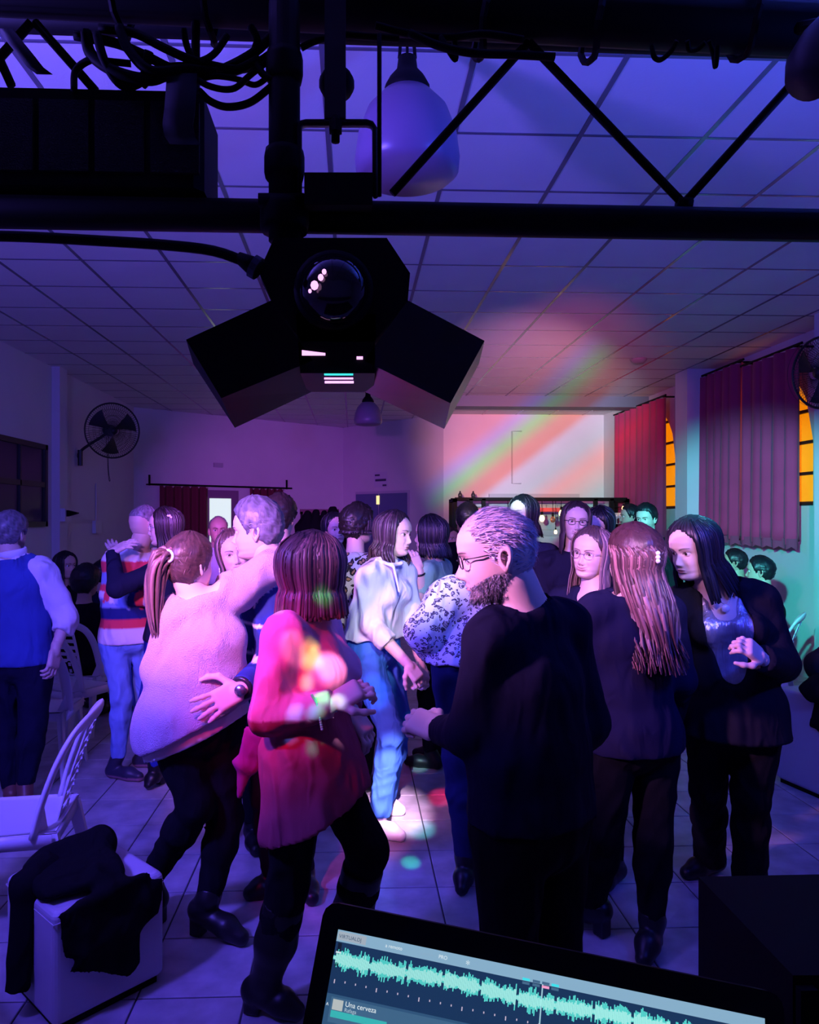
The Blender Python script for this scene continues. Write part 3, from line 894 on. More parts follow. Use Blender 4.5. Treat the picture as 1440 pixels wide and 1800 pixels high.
# cables under the upper chord
cab = [([(130, 62), (200, 75), (250, 95), (300, 120), (350, 135), (400, 118), (450, 90), (480, 60)], .0075, 'thick black cable sagging from the truss left of the post'),
       ([(175, 50), (235, 58), (290, 85), (345, 108), (420, 122), (470, 100), (500, 70)], .007, 'black cable looping under the upper truss tube to the post'),
       ([(330, 130), (370, 152), (410, 156), (440, 132), (470, 108)], .005, 'shorter black cable loop in the middle of the left bundle'),
       ([(345, 140), (380, 134), (420, 140), (450, 149), (480, 128)], .0045, 'thin black cable crossing the middle of the left bundle'),
       ([(350, 160), (370, 178), (400, 188), (440, 180), (480, 150)], .006, 'lowest black cable loop of the left bundle'),
       ([(322, 50), (330, 85), (345, 108), (375, 96), (400, 62)], .0055, 'small black cable loop hanging straight under the truss tube'),
       ([(130, 160), (133, 125), (160, 105), (190, 108), (230, 112)], .0055, 'black cable hooking over the speaker box corner'),
       ([(530, 84), (555, 72), (600, 62), (660, 65), (700, 68)], .0055, 'black cable running behind the hanging bar'),
       ([(720, 58), (770, 80), (830, 93), (900, 96), (975, 100)], .0065, 'black cable with blunt end under the truss right of the lamp'),
       ([(775, 65), (788, 88), (801, 104), (799, 70)], .0045, 'small cable loop right of the pendant lamp'),
       ([(1146, 80), (1150, 100), (1162, 105), (1180, 90), (1190, 72)], .004, 'thin shiny cable loop under the truss at right'),
       ([(1208, 72), (1212, 88), (1226, 87), (1240, 75)], .004, 'tiny cable loop beside the shiny one'),
       ([(1246, 72), (1254, 95), (1258, 117), (1262, 80)], .004, 'narrow hanging cable loop under the truss at far right')]
cab += [([(150, 55), (160, 95), (200, 125), (260, 140), (300, 128)], .009, 'thick black cable bunched over the speaker box top'),
        ([(210, 48), (225, 85), (265, 125), (330, 122), (380, 128)], .008, 'thick black cable crossing the top right of the speaker box'),
        ([(250, 150), (275, 125), (320, 118), (360, 122), (410, 125), (455, 105)], .007, 'black cable rising from the speaker box to the post'),
        ([(170, 60), (185, 110), (215, 150), (250, 140), (262, 90)], .007, 'black cable loop drooping in front of the speaker box corner'),
        ([(440, 45), (452, 70), (448, 95), (462, 130), (490, 140)], .006, 'short black cable dropping beside the post'),
        ([(660, 45), (720, 60), (790, 66), (850, 60), (920, 70)], .006, 'black cable lying along the truss above the pendant lamp')]
for k, (pts, r_, lb) in enumerate(cab):
    yy = YT - .045 - .006 * (k % 3)
    q = spline([at(x, y, yy + .008 * math.sin(i * 1.7 + k)) for i, (x, y) in enumerate(pts)], 28)
    simple('cable', MB().tube(q, r_, 8), M_CABLE, lb, 'cable', smooth=True)
q = spline([at(x, y, 1.06) for x, y in ((-950, 400), (-500, 408), (-60, 414), (60, 417), (170, 423), (280, 430), (370, 440), (425, 458), (455, 473))], 30)
t = thing('power_cable', q[0], 'thick power cable plugged into the left side of the effect light', 'cable')
MB().tube(q, .0075, 10).build('cord', M_CABLE, t, True)
MB().tube([at(418, 452, 1.06), at(440, 465, 1.06), at(456, 476, 1.06)], [.008, .013, .014], 10).build('plug', M_CABLE, t, True)
MB().lathe([(0, -.005), (.017, -.005), (.017, .005), (0, .005)], at(449, 470, 1.06), 12, axis=np.array([[.5, 0, .86], [0, 1, 0], [.86, 0, -.5]])).build('plug_ring', mat('grey_ring', (.05, .05, .09), .4), t)
# clutter bundle tied to the truss (tape ball), right end device
# zip ties
for k, (px, py) in enumerate([(215, 42), (372, 52), (845, 78), (1040, 84), (1308, 80)]):
    c = at(px, py - 36, YT)
    a = np.linspace(0, 2 * math.pi, 16, endpoint=False)
    simple('cable_tie', MB().tube([c + [0.004 * math.sin(3 * x), .048 * math.cos(x), .050 * math.sin(x)] for x in a], .006, 5, closed=True), M_CABLE,
           ['cable tie around the upper truss tube, leftmost', 'cable tie around the truss tube above the left cable loops', 'cable tie around the truss tube right of the pendant lamp', 'cable tie around the truss tube above the second brace', 'cable tie around the truss tube at far right'][k], 'cable tie')
t = thing('spot_lamp', at(1440, 130, 1.1), 'dark rounded lamp head cut off by the upper right corner', 'stage light')
c_ = at(1452, 98, 1.1)
MB().lathe([(0, -.06), (.03, -.058), (.046, -.03), (.05, .01), (.044, .05), (.02, .07), (0, .072)], c_, 20, axis=np.array([[.8, 0, -.6], [0, 1, 0], [.6, 0, .8]])).build('lamp_head', mat('dark_bluegrey', (.02, .02, .032), .5), t, True)
MB().tube([c_ + [0, 0, .05], c_ + [0, .09, .10]], .01, 8).build('mount', M_BLACK, t)

# ------------------------------------------------------------------ DJ desk, case, laptop (bottom edge)
t = thing('desk', (.45, .6, 0), 'black booth desk under the laptop, just below the picture edge', 'table')
MB().box(-.55, 1.35, .12, 1.08, .80, .84).build('desk_top', M_BLACK, t)
for x in (-.5, 1.3):
    for y in (.17, 1.03):
        MB().box(x - .025, x + .025, y - .025, y + .025, 0, .80).build('leg', M_BLACK, t)
t = thing('equipment_case', (.72, .9, .84), 'plain black equipment case at the lower right corner', 'case')
a_ = at(1228, 1541, 1.05)
m = MB()
m.prism([(a_[0], .82, .841), (1.1, .80, .841), (1.1, 1.05, .841), (a_[0], 1.05, .841)], (0, 0, a_[2] - .841))
m.build('case_body', M_BLACK, t)
for x in (a_[0] + .012, 1.08):
    MB().box(x - .010, x + .010, .808, .818, .845, a_[2] - .01).build('corner_rail', M_BLACK, t)
MB().box(a_[0] + .1, a_[0] + .26, .803, .815, a_[2] - .12, a_[2] - .09).build('handle', M_BLACK, t)

# laptop
TL, TR_ = at(572, 1583, .66), at(1378, 1748, .60)
ex = norm(TR_ - TL)
dn = norm(np.array([-.08, -.42, -1.0]))
dn = norm(dn - ex * (dn @ ex))
nz = norm(np.cross(dn, ex))            # out of the screen toward the viewer?
if nz[1] > 0:
    nz = -nz
LW, LH = np.linalg.norm(TR_ - TL), .265
def sp(u, v, o=0.0):
    """u right, v down in metres from the lid's top left corner"""
    return TL + ex * u + dn * v + nz * o
hinge = sp(LW / 2, LH)
lap = thing('laptop', (hinge[0], hinge[1], .84), 'open black laptop showing mixing software at the bottom edge', 'laptop')
def splate(u0, u1, v0, v1, o0, o1, rc=0.0):
    if rc:
        poly = []
        for (cu, cv, a0) in ((u0 + rc, v0 + rc, 180), (u1 - rc, v0 + rc, 270), (u1 - rc, v1 - rc, 0), (u0 + rc, v1 - rc, 90)):
            for a in (0, 30, 60, 90):
                poly.append((cu + rc * math.cos(R(a0 + a)), cv + rc * math.sin(R(a0 + a))))
        return MB().prism([sp(u, v, o0) for u, v in poly], nz * (o1 - o0))
    return MB().prism([sp(u0, v0, o0), sp(u1, v0, o0), sp(u1, v1, o0), sp(u0, v1, o0)], nz * (o1 - o0))
splate(0, LW, 0, LH, -.010, 0, .012).build('lid', M_BLACK, lap)
su, sv = .016, .020
SW, SH = LW - 2 * su, LH - sv - .022
def em(name, c, s=1.0):
    return mat('screen_' + name, (.02, .02, .02), .4, emit=c, es=s)
scr = splate(su, su + SW, sv, sv + SH, .0, .0008).build('screen', em('navy', (.010, .035, .10)), lap)
KU, KV, KT = .72, .55, .66
def sc(name, u0, u1, v0, v1, m, lay=1):
    u0, u1, v0, v1 = u0 * KU, min(u1 * KU, SW), v0 * KV, min(v1 * KV, SH)
    splate(su + u0, su + u1, sv + v0, sv + v1, .0008 + .0002 * (lay - 1), .0008 + .0002 * lay).build(name, m, scr)
sc('title_bar', 0, SW / KU, 0, .0165, em('bar', (.24, .42, .58)))
sc('deck_panel', 0, SW / KU, .088, SH / KV, em('deck', (.03, .09, .19)))
sc('deck_card', .006, .17, .0915, .125, em('card', (.05, .13, .24)), 2)
sc('title_logo_plate', .001, .036, .002, .014, em('logo', (.35, .42, .5)), 2)
sc('cover_art', .0085, .021, .094, .108, em('art', (.45, .5, .5)), 3)
sc('gain_slider', .003, .0075, .018, .050, em('dark', (.006, .012, .03)), 2)
sc('slider_knob', .002, .0085, .030, .0325, em('white', (.6, .75, .8)), 3)
sc('cue_line', .249, .2505, .016, .09, em('pale', (.35, .6, .7)), 3)
sc('mini_wave', .008, .075, .109, .118, em('mini', (.04, .45, .45)), 3)
for k, (u, v, c) in enumerate([(.226, .0125, 'cy'), (.238, .0125, 'sl'), (.249, .0125, 'sl'), (.260, .0125, 'cy'), (.226, .0175, 'sl'), (.238, .0175, 'sl'), (.249, .0175, 'pk'), (.260, .0175, 'sl')]):
    sc('pad_button', u, u + .0085, v, v + .0035, em(c, {'cy': (.05, .75, .85), 'sl': (.06, .14, .25), 'pk': (.9, .35, .6)}[c]), 4)
# waveform: thin bars, joined
wr = np.random.default_rng(3)
for nm, c, k0, amp in (('wave_body', (.10, .72, .66), 0, 1.0), ('wave_core', (.38, .90, .84), 1, .62)):
    m = MB()
    n = 330
    env = .55 + .45 * np.abs(np.sin(np.arange(n) * .19)) * wr.uniform(.4, 1, n)
    env[np.arange(n) % 29 < 2] *= .35
    for i in range(n):
        u0 = SW * i / n
        h = .0098 * amp * env[i] * wr.uniform(.6, 1.15)
        vc = .0215 + .001 * math.sin(i * .05)
        m.prism([sp(su + u0, sv + vc - h, .001 + .0003 * k0), sp(su + u0 + SW / n * .8, sv + vc - h, .001 + .0003 * k0), sp(su + u0 + SW / n * .8, sv + vc + h, .001 + .0003 * k0), sp(su + u0, sv + vc + h, .001 + .0003 * k0)], nz * .0002)
    tag(m.build(nm, em(nm, c), scr), kind='stuff')
m = MB()
for i in range(36):
    u0 = .004 + i * .0092
    m.prism([sp(su + u0, sv + .0375, .0011), sp(su + u0 + .0009, sv + .0375, .0011), sp(su + u0 + .0009, sv + (.039 if i % 4 else .0405), .0011), sp(su + u0, sv + (.039 if i % 4 else .0405), .0011)], nz * .0002)
tag(m.build('beat_ticks', em('tick', (.55, .45, .6)), scr), kind='stuff')
def text(s, u, v, size, m, lay=5):
    cu = bpy.data.curves.new('lettering', 'FONT')
    cu.body = s
    cu.size = size * KT
    u, v = u * KU, v * KV
    ob = bpy.data.objects.new('lettering', cu)
    COL.objects.link(ob)
    me = bpy.data.meshes.new_from_object(ob.evaluated_get(bpy.context.evaluated_depsgraph_get()))
    bpy.data.objects.remove(ob)
    me.materials.append(m)
    o = bpy.data.objects.new('lettering', me)
    COL.objects.link(o)
    p = sp(su + u, sv + v, .0008 + .0002 * lay) - wloc(scr)
    Mx = Matrix(((ex[0], -dn[0], nz[0], p[0]), (ex[1], -dn[1], nz[1], p[1]), (ex[2], -dn[2], nz[2], p[2]), (0, 0, 0, 1)))
    o.parent = scr
    o.matrix_local = Mx
    return o
TW = em('text', (.75, .85, .9))
TD = em('text_dark', (.03, .07, .14))
text('VIRTUALDJ', .0025, .0108, .0062, TD)
text('a remoto', .060, .0105, .006, TW)
text('LAYOUT', .104, .0105, .0042, em('text_dim', (.25, .4, .55)))
text('PRO', .125, .0105, .006, TW)
text('*', .158, .0155, .012, TW)
text('Una cerveza', .0235, .1005, .0082, TW)
text('Rafaga', .0235, .1075, .0062, em('text_dim2', (.4, .55, .65)))
text('A', .001, .104, .005, TW)
text('master', .355, .0125, .0055, em('text_dim', (.25, .4, .55)))
# base lies on the desk
bb = MB()
h0, h1 = sp(0, LH, -.004), sp(LW, LH, -.004)
fw = norm(np.array([ex[1], -ex[0], 0]))
if fw[1] > 0:
    fw = -fw
h0, h1 = h0.copy(), h1.copy()
bb.hexa([h0 * [1, 1, 0] + [0, 0, .86], h1 * [1, 1, 0] + [0, 0, .86], h1 * [1, 1, 0] + fw * .24 + [0, 0, .86], h0 * [1, 1, 0] + fw * .24 + [0, 0, .86],
         h0, h1, h1 + fw * .24, h0 + fw * .24])
bb.build('base', M_BLACK, lap)
MB().box(hinge[0] - .16, hinge[0] + .16, hinge[1] - .22, hinge[1] + .02, .84, .862).build('riser_stand', M_BLACK, lap)
# ================================================================== SDF MODELLING (bodies, garments, soft things)
def surface_nets(Fv, org, h):
    ins = Fv < 0
    c = ins[:-1, :-1, :-1].astype(np.int8)
    s_ = np.zeros_like(c)
    for dx in (0, 1):
        for dy in (0, 1):
            for dz in (0, 1):
                s_ += ins[dx:ins.shape[0] - 1 + dx, dy:ins.shape[1] - 1 + dy, dz:ins.shape[2] - 1 + dz]
    act = (s_ > 0) & (s_ < 8)
    I, J, K = np.nonzero(act)
    n = len(I)
    acc = np.zeros((n, 3))
    cnt = np.zeros(n)
    cor = [(0, 0, 0), (1, 0, 0), (0, 1, 0), (1, 1, 0), (0, 0, 1), (1, 0, 1), (0, 1, 1), (1, 1, 1)]
    val = [Fv[I + a, J + b, K + d] for a, b, d in cor]
    for a in range(8):
        for b in range(a + 1, 8):
            if bin(a ^ b).count('1') != 1:
                continue
            fa, fb = val[a], val[b]
            m = (fa < 0) != (fb < 0)
            t = np.where(m, fa / np.where(m, fa - fb, 1), 0)
            pa, pb = np.array(cor[a], float), np.array(cor[b], float)
            acc[m] += (pa + t[m, None] * (pb - pa))
            cnt[m] += 1
    V = (np.stack([I, J, K], 1) + acc / cnt[:, None]) * h + org
    idx = np.full(act.shape, -1, np.int64)
    idx[I, J, K] = np.arange(n)
    Q = []
    for ax in range(3):
        sl0 = [slice(None)] * 3
        sl1 = [slice(None)] * 3
        sl0[ax], sl1[ax] = slice(0, -1), slice(1, None)
        a, b = ins[tuple(sl0)], ins[tuple(sl1)]
        ch = a != b
        E = np.argwhere(ch)
        o1, o2 = (ax + 1) % 3, (ax + 2) % 3
        ok = (E[:, o1] > 0) & (E[:, o2] > 0) & (E[:, o1] < Fv.shape[o1] - 1) & (E[:, o2] < Fv.shape[o2] - 1)
        E = E[ok]
        if not len(E):
            continue
        fl_ = a[E[:, 0], E[:, 1], E[:, 2]]
        def cell(d1, d2):
            C = E.copy()
            C[:, o1] += d1
            C[:, o2] += d2
            return idx[C[:, 0], C[:, 1], C[:, 2]]
        q = np.stack([cell(-1, -1), cell(0, -1), cell(0, 0), cell(-1, 0)], 1)
        q = np.where(fl_[:, None], q, q[:, ::-1])
        Q.append(q)
    Q = np.vstack(Q)
    return V, Q

def smin(a, b, k):
    h = np.clip(.5 + .5 * (b - a) / k, 0, 1)
    return b + (a - b) * h - k * h * (1 - h)

class Cap:
    """tapered limb from a to b; optional plane cuts at the ends"""
    def __init__(s, a, b, ra, rb, cut=False, cut0=False):
        s.a, s.b, s.ra, s.rb, s.cut, s.cut0 = np.asarray(a, float), np.asarray(b, float), ra, rb, cut, cut0
    def bounds(s, m):
        r = max(s.ra, s.rb) + m
        return np.minimum(s.a, s.b) - r, np.maximum(s.a, s.b) + r
    def f(s, X, Y, Z):
        ab = s.b - s.a
        L2 = ab @ ab + 1e-9
        px, py, pz = X - s.a[0], Y - s.a[1], Z - s.a[2]
        t0 = (px * ab[0] + py * ab[1] + pz * ab[2]) / L2
        t = np.clip(t0, 0, 1)
        d = np.sqrt((px - t * ab[0]) ** 2 + (py - t * ab[1]) ** 2 + (pz - t * ab[2]) ** 2) - (s.ra + (s.rb - s.ra) * t)
        L = math.sqrt(L2)
        if s.cut:
            d = np.maximum(d, (t0 - 1) * L)
        if s.cut0:
            d = np.maximum(d, -t0 * L)
        return d

class Ell:
    """elliptical section swept a->b; side: direction of the wide axis"""
    def __init__(s, a, b, side, wa, da, wb, db):
        s.a, s.b = np.asarray(a, float), np.asarray(b, float)
        s.n = norm(s.b - s.a)
        s.s = norm(np.asarray(side, float) - s.n * (np.asarray(side, float) @ s.n))
        s.g = np.cross(s.n, s.s)
        s.wa, s.da, s.wb, s.db = wa, da, wb, db
    def bounds(s, m):
        r = max(s.wa, s.wb, s.da, s.db) + m
        return np.minimum(s.a, s.b) - r, np.maximum(s.a, s.b) + r
    def f(s, X, Y, Z):
        L = np.linalg.norm(s.b - s.a)
        px, py, pz = X - s.a[0], Y - s.a[1], Z - s.a[2]
        ax = px * s.n[0] + py * s.n[1] + pz * s.n[2]
        t = np.clip(ax / L, 0, 1)
        w_ = ax - t * L
        u = px * s.s[0] + py * s.s[1] + pz * s.s[2]
        v = px * s.g[0] + py * s.g[1] + pz * s.g[2]
        Wd = s.wa + (s.wb - s.wa) * t
        Dp = s.da + (s.db - s.da) * t
        mn = np.minimum(Wd, Dp)
        k = np.sqrt((u / Wd) ** 2 + (v / Dp) ** 2 + (w_ / mn) ** 2)
        return (k - 1) * mn

class Blk:
    """rounded block: centre, 3 axes, half sizes, rounding"""
    def __init__(s, c, ax, hs, r):
        s.c, s.ax, s.hs, s.r = np.asarray(c, float), np.asarray(ax, float), np.asarray(hs, float), r
    def bounds(s, m):
        e = np.abs(s.ax).T @ s.hs + m
        return s.c - e, s.c + e
    def f(s, X, Y, Z):
        px, py, pz = X - s.c[0], Y - s.c[1], Z - s.c[2]
        q = [np.abs(px * a[0] + py * a[1] + pz * a[2]) - (h_ - s.r) for a, h_ in zip(s.ax, s.hs)]
        o = np.sqrt(np.maximum(q[0], 0) ** 2 + np.maximum(q[1], 0) ** 2 + np.maximum(q[2], 0) ** 2)
        return o + np.minimum(np.maximum(np.maximum(q[0], q[1]), q[2]), 0) - s.r

def sdf_mesh(groups, h, kin=.03, kout=.015, cuts=(), minus=()):
    """groups: list of lists of primitives; cuts: (point, normal) half spaces removed; minus: primitives carved away"""
    prims = [p for g_ in groups for p in g_]
    lo = np.min([p.bounds(.04)[0] for p in prims], 0)
    hi = np.max([p.bounds(.04)[1] for p in prims], 0)
    n = np.ceil((hi - lo) / h).astype(int) + 2
    ax = [lo[i] + np.arange(n[i]) * h for i in range(3)]
    BIG = 1.0
    def eval_into(Fv, p, k, mode='union'):
        b0, b1 = p.bounds(.05)
        i0 = np.clip(np.floor((b0 - lo) / h).astype(int), 0, n - 1)
        i1 = np.clip(np.ceil((b1 - lo) / h).astype(int) + 1, 1, n)
        sl = tuple(slice(i0[i], i1[i]) for i in range(3))
        if any(i1 <= i0):
            return
        X = ax[0][sl[0]][:, None, None]
        Y = ax[1][sl[1]][None, :, None]
        Z = ax[2][sl[2]][None, None, :]
        d = p.f(X, Y, Z)
        if mode == 'union':
            Fv[sl] = smin(Fv[sl], d, k)
        else:
            Fv[sl] = np.maximum(Fv[sl], -d)
    tot = None
    for g_ in groups:
        Fg = np.full(n, BIG, dtype=np.float32)
        for p in g_:
            eval_into(Fg, p, kin)
        tot = Fg if tot is None else smin(tot, Fg, kout)
    for (pt, nn) in cuts:
        nn = norm(nn)
        X = ax[0][:, None, None] - pt[0]
        Y = ax[1][None, :, None] - pt[1]
        Z = ax[2][None, None, :] - pt[2]
        tot = np.maximum(tot, X * nn[0] + Y * nn[1] + Z * nn[2])
    for p in minus:
        eval_into(tot, p, 0, 'minus')
    return surface_nets(tot, lo, h)

def vnormals(V, Q):
    a, b, c, d = (V[Q[:, i]] for i in range(4))
    fn = np.cross(c - a, d - b)
    N = np.zeros_like(V)
    for i in range(4):
        np.add.at(N, Q[:, i], fn)
    return N / (np.linalg.norm(N, axis=1, keepdims=True) + 1e-9)

def folds(V, Q, amp, freq, seed, stretch=(1, 1, .45)):
    """cloth creases: ridged warped waves along the normals"""
    if amp <= 0:
        return V
    r_ = np.random.default_rng(seed)
    P_ = V * np.array(stretch) * freq
    d = np.zeros(len(V))
    for k in range(5):
        w1 = r_.normal(size=3)
        w2 = r_.normal(size=3)
        ph = r_.uniform(0, 6.28, 2)
        wv = np.sin(P_ @ w2 * .7 + ph[1]) * 1.3
        d += (1 - np.abs(np.sin(P_ @ w1 + wv + ph[0])) * 2) / (k * .35 + 1)
    return V + vnormals(V, Q) * (amp * d / 2.5)[:, None]

def softobj(name, groups, h, m, parent=None, kin=.03, kout=.015, cuts=(), minus=(), fold=(0, 20), seed=0, colf=None, origin=None, extra=None, stretch=(1, 1, .45)):
    V, Q = sdf_mesh(groups, h, kin, kout, cuts, minus)
    V = folds(V, Q, fold[0], fold[1], seed, stretch)
    cols = colf(V) if colf else None
    o = wloc(parent) if parent is not None else (np.zeros(3) if origin is None else np.asarray(origin, float))
    me = mesh_np(name, V - o, Q, m, True, cols)
    ob = bpy.data.objects.new(name, me)
    COL.objects.link(ob)
    if parent is not None:
        ob.parent = parent
    else:
        ob.location = o
    return ob
# ================================================================== PEOPLE
SKIN = (.62, .40, .32)
M_SKIN = mat('skin', (1, 1, 1), .5, attr=True, spec=.35)
M_EYE = M_SKIN
M_HAIR = mat('hair', (1, 1, 1), .42, attr=True, spec=.45, bump=.25, bscale=70, bstretch=(1, 1, .12))
M_HAIRS = mat('short_hair', (1, 1, 1), .6, attr=True, spec=.3, bump=.5, bscale=260)
M_CLOTH = mat('cloth', (1, 1, 1), .9, attr=True, spec=.08, bump=.12, bscale=300)
M_KNIT = mat('glitter_knit', (1, 1, 1), .6, attr=True, spec=.5, bump=.9, bscale=260, sheen=.3)
M_SATIN = mat('silver_satin', (.60, .58, .70), .26, metal=.55, noise=.55, nscale=14, bump=1.0, bscale=55, bstretch=(1, 1, .10))
M_LEATHER = mat('shoe_leather', (1, 1, 1), .4, attr=True, spec=.4)
M_METAL = mat('silver_metal', (.75, .75, .78), .2, metal=1.0)
M_FRAME = mat('dark_spectacle_frame', (.01, .01, .012), .3)
M_PEARL = mat('pearl', (.85, .82, .85), .2, spec=.8)

def crease(m, s1=8.0, s2=24.0, d=.05, st=(1, 1, .45)):
    nt = m.node_tree
    b = nt.nodes['Principled BSDF']
    tc = nt.nodes.new('ShaderNodeTexCoord')
    mp = nt.nodes.new('ShaderNodeMapping')
    mp.inputs['Scale'].default_value = st
    mp.inputs['Rotation'].default_value = (.35, .5, 0)
    nt.links.new(tc.outputs['Object'], mp.inputs['Vector'])
    last = None
    for sc, k in ((s1, 1.0), (s2, .35)):
        n = nt.nodes.new('ShaderNodeTexNoise')
        n.noise_type = 'RIDGED_MULTIFRACTAL'
        n.inputs['Scale'].default_value = sc
        n.inputs['Detail'].default_value = 2.0
        n.inputs['Distortion'].default_value = .8
        nt.links.new(mp.outputs[0], n.inputs['Vector'])
        bp = nt.nodes.new('ShaderNodeBump')
        bp.inputs['Strength'].default_value = .9 * k
        bp.inputs['Distance'].default_value = d * k
        nt.links.new(n.outputs['Fac'], bp.inputs['Height'])
        if last is not None:
            nt.links.new(last.outputs[0], bp.inputs['Normal'])
        last = bp
    old = [l for l in nt.links if l.to_socket == b.inputs['Normal']]
    if old:
        nt.links.new(last.outputs[0], old[0].from_node.inputs['Normal'])
    else:
        nt.links.new(last.outputs[0], b.inputs['Normal'])
    return m
for m_ in (M_CLOTH, M_KNIT):
    crease(m_)

def leopard(name, base, mid, dark, sc):
    m = bpy.data.materials.new(name)
    m.use_nodes = True
    nt = m.node_tree
    b = nt.nodes['Principled BSDF']
    b.inputs['Roughness'].default_value = .8
    tc = nt.nodes.new('ShaderNodeTexCoord')
    ns = nt.nodes.new('ShaderNodeTexNoise')
    ns.inputs['Scale'].default_value = sc * .9
    ns.inputs['Detail'].default_value = 2
    nt.links.new(tc.outputs['Object'], ns.inputs['Vector'])
    ad = nt.nodes.new('ShaderNodeMix')
    ad.data_type = 'VECTOR'
    ad.inputs[0].default_value = .06
    nt.links.new(tc.outputs['Object'], ad.inputs[4])
    nt.links.new(ns.outputs['Color'], ad.inputs[5])
    mp = nt.nodes.new('ShaderNodeMapping')
    mp.inputs['Scale'].default_value = (1, 1, 1.35)
    nt.links.new(ad.outputs[1], mp.inputs['Vector'])
    vo = nt.nodes.new('ShaderNodeTexVoronoi')
    vo.inputs['Scale'].default_value = sc
    vo.inputs['Randomness'].default_value = .8
    nt.links.new(mp.outputs[0], vo.inputs['Vector'])
    cr = nt.nodes.new('ShaderNodeValToRGB')
    e = cr.color_ramp.elements
    cr.color_ramp.interpolation = 'CONSTANT'
    e[0].position, e[0].color = 0, (*mid, 1)
    e[1].position, e[1].color = .24, (*dark, 1)
    x = e.new(.43)
    x.color = (*base, 1)
    nt.links.new(vo.outputs['Distance'], cr.inputs[0])
    nt.links.new(cr.outputs[0], b.inputs['Base Color'])
    return crease(m)
M_LEO = leopard('brown_leopard_print', (.75, .66, .55), (.50, .24, .10), (.02, .012, .01), 21)
M_LEOW = leopard('white_animal_print', (.80, .76, .80), (.50, .42, .50), (.07, .05, .08), 36)

# ---------------------------------------------------------------- head
def prof(z, pts):
    a = np.array(pts)
    return np.interp(z, a[:, 0], a[:, 1])
HF = [(-.120, .030), (-.116, .058), (-.108, .078), (-.098, .0865), (-.088, .0855), (-.080, .0830), (-.068, .0875), (-.055, .0880), (-.045, .0870), (-.03, .0850), (-.015, .0840), (0, .0845), (.012, .0895), (.025, .0925), (.045, .0910), (.065, .083), (.085, .066), (.100, .046), (.110, .026), (.116, 0)]
HB = [(-.120, .0), (-.105, .012), (-.09, .03), (-.07, .058), (-.05, .080), (-.02, .096), (.02, .104), (.05, .101), (.075, .086), (.095, .060), (.108, .034), (.116, .0)]
HW = [(-.120, .014), (-.114, .028), (-.104, .041), (-.09, .051), (-.07, .0595), (-.045, .0665), (-.02, .0705), (.01, .0740), (.04, .0750), (.065, .0690), (.085, .056), (.1, .0395), (.110, .023), (.116, .0)]

def head_grid(nu, nv, hv=None):
    v = np.linspace(0, 1, nv)
    z = np.interp(v, [0, .04, .10, .72, .80, .90, .96, 1], [-.1199, -.1165, -.105, .034, .066, .097, .110, .1159])
    t = np.linspace(-math.pi, math.pi, nu, endpoint=False)
    a = t - .38 * np.sin(t)
    A, Zg = np.meshgrid(a, z)
    w_, f_, b_ = prof(Zg, HW), prof(Zg, HF), prof(Zg, HB)
    e = .86
    ca, sa = np.cos(A), np.sin(A)
    x = w_ * np.sign(sa) * np.abs(sa) ** e
    y = np.where(ca > 0, f_, b_) * np.sign(ca) * np.abs(ca) ** e
    return A, np.stack([x, y, Zg], -1)

def head_faces(nu, nv):
    Q = []
    for j in range(nv - 1):
        for i in range(nu):
            k = (i + 1) % nu
            Q.append((j * nu + i, j * nu + k, (j + 1) * nu + k, (j + 1) * nu + i))
    return Q

def gs(x, s):
    return np.exp(-(x / s) ** 2)

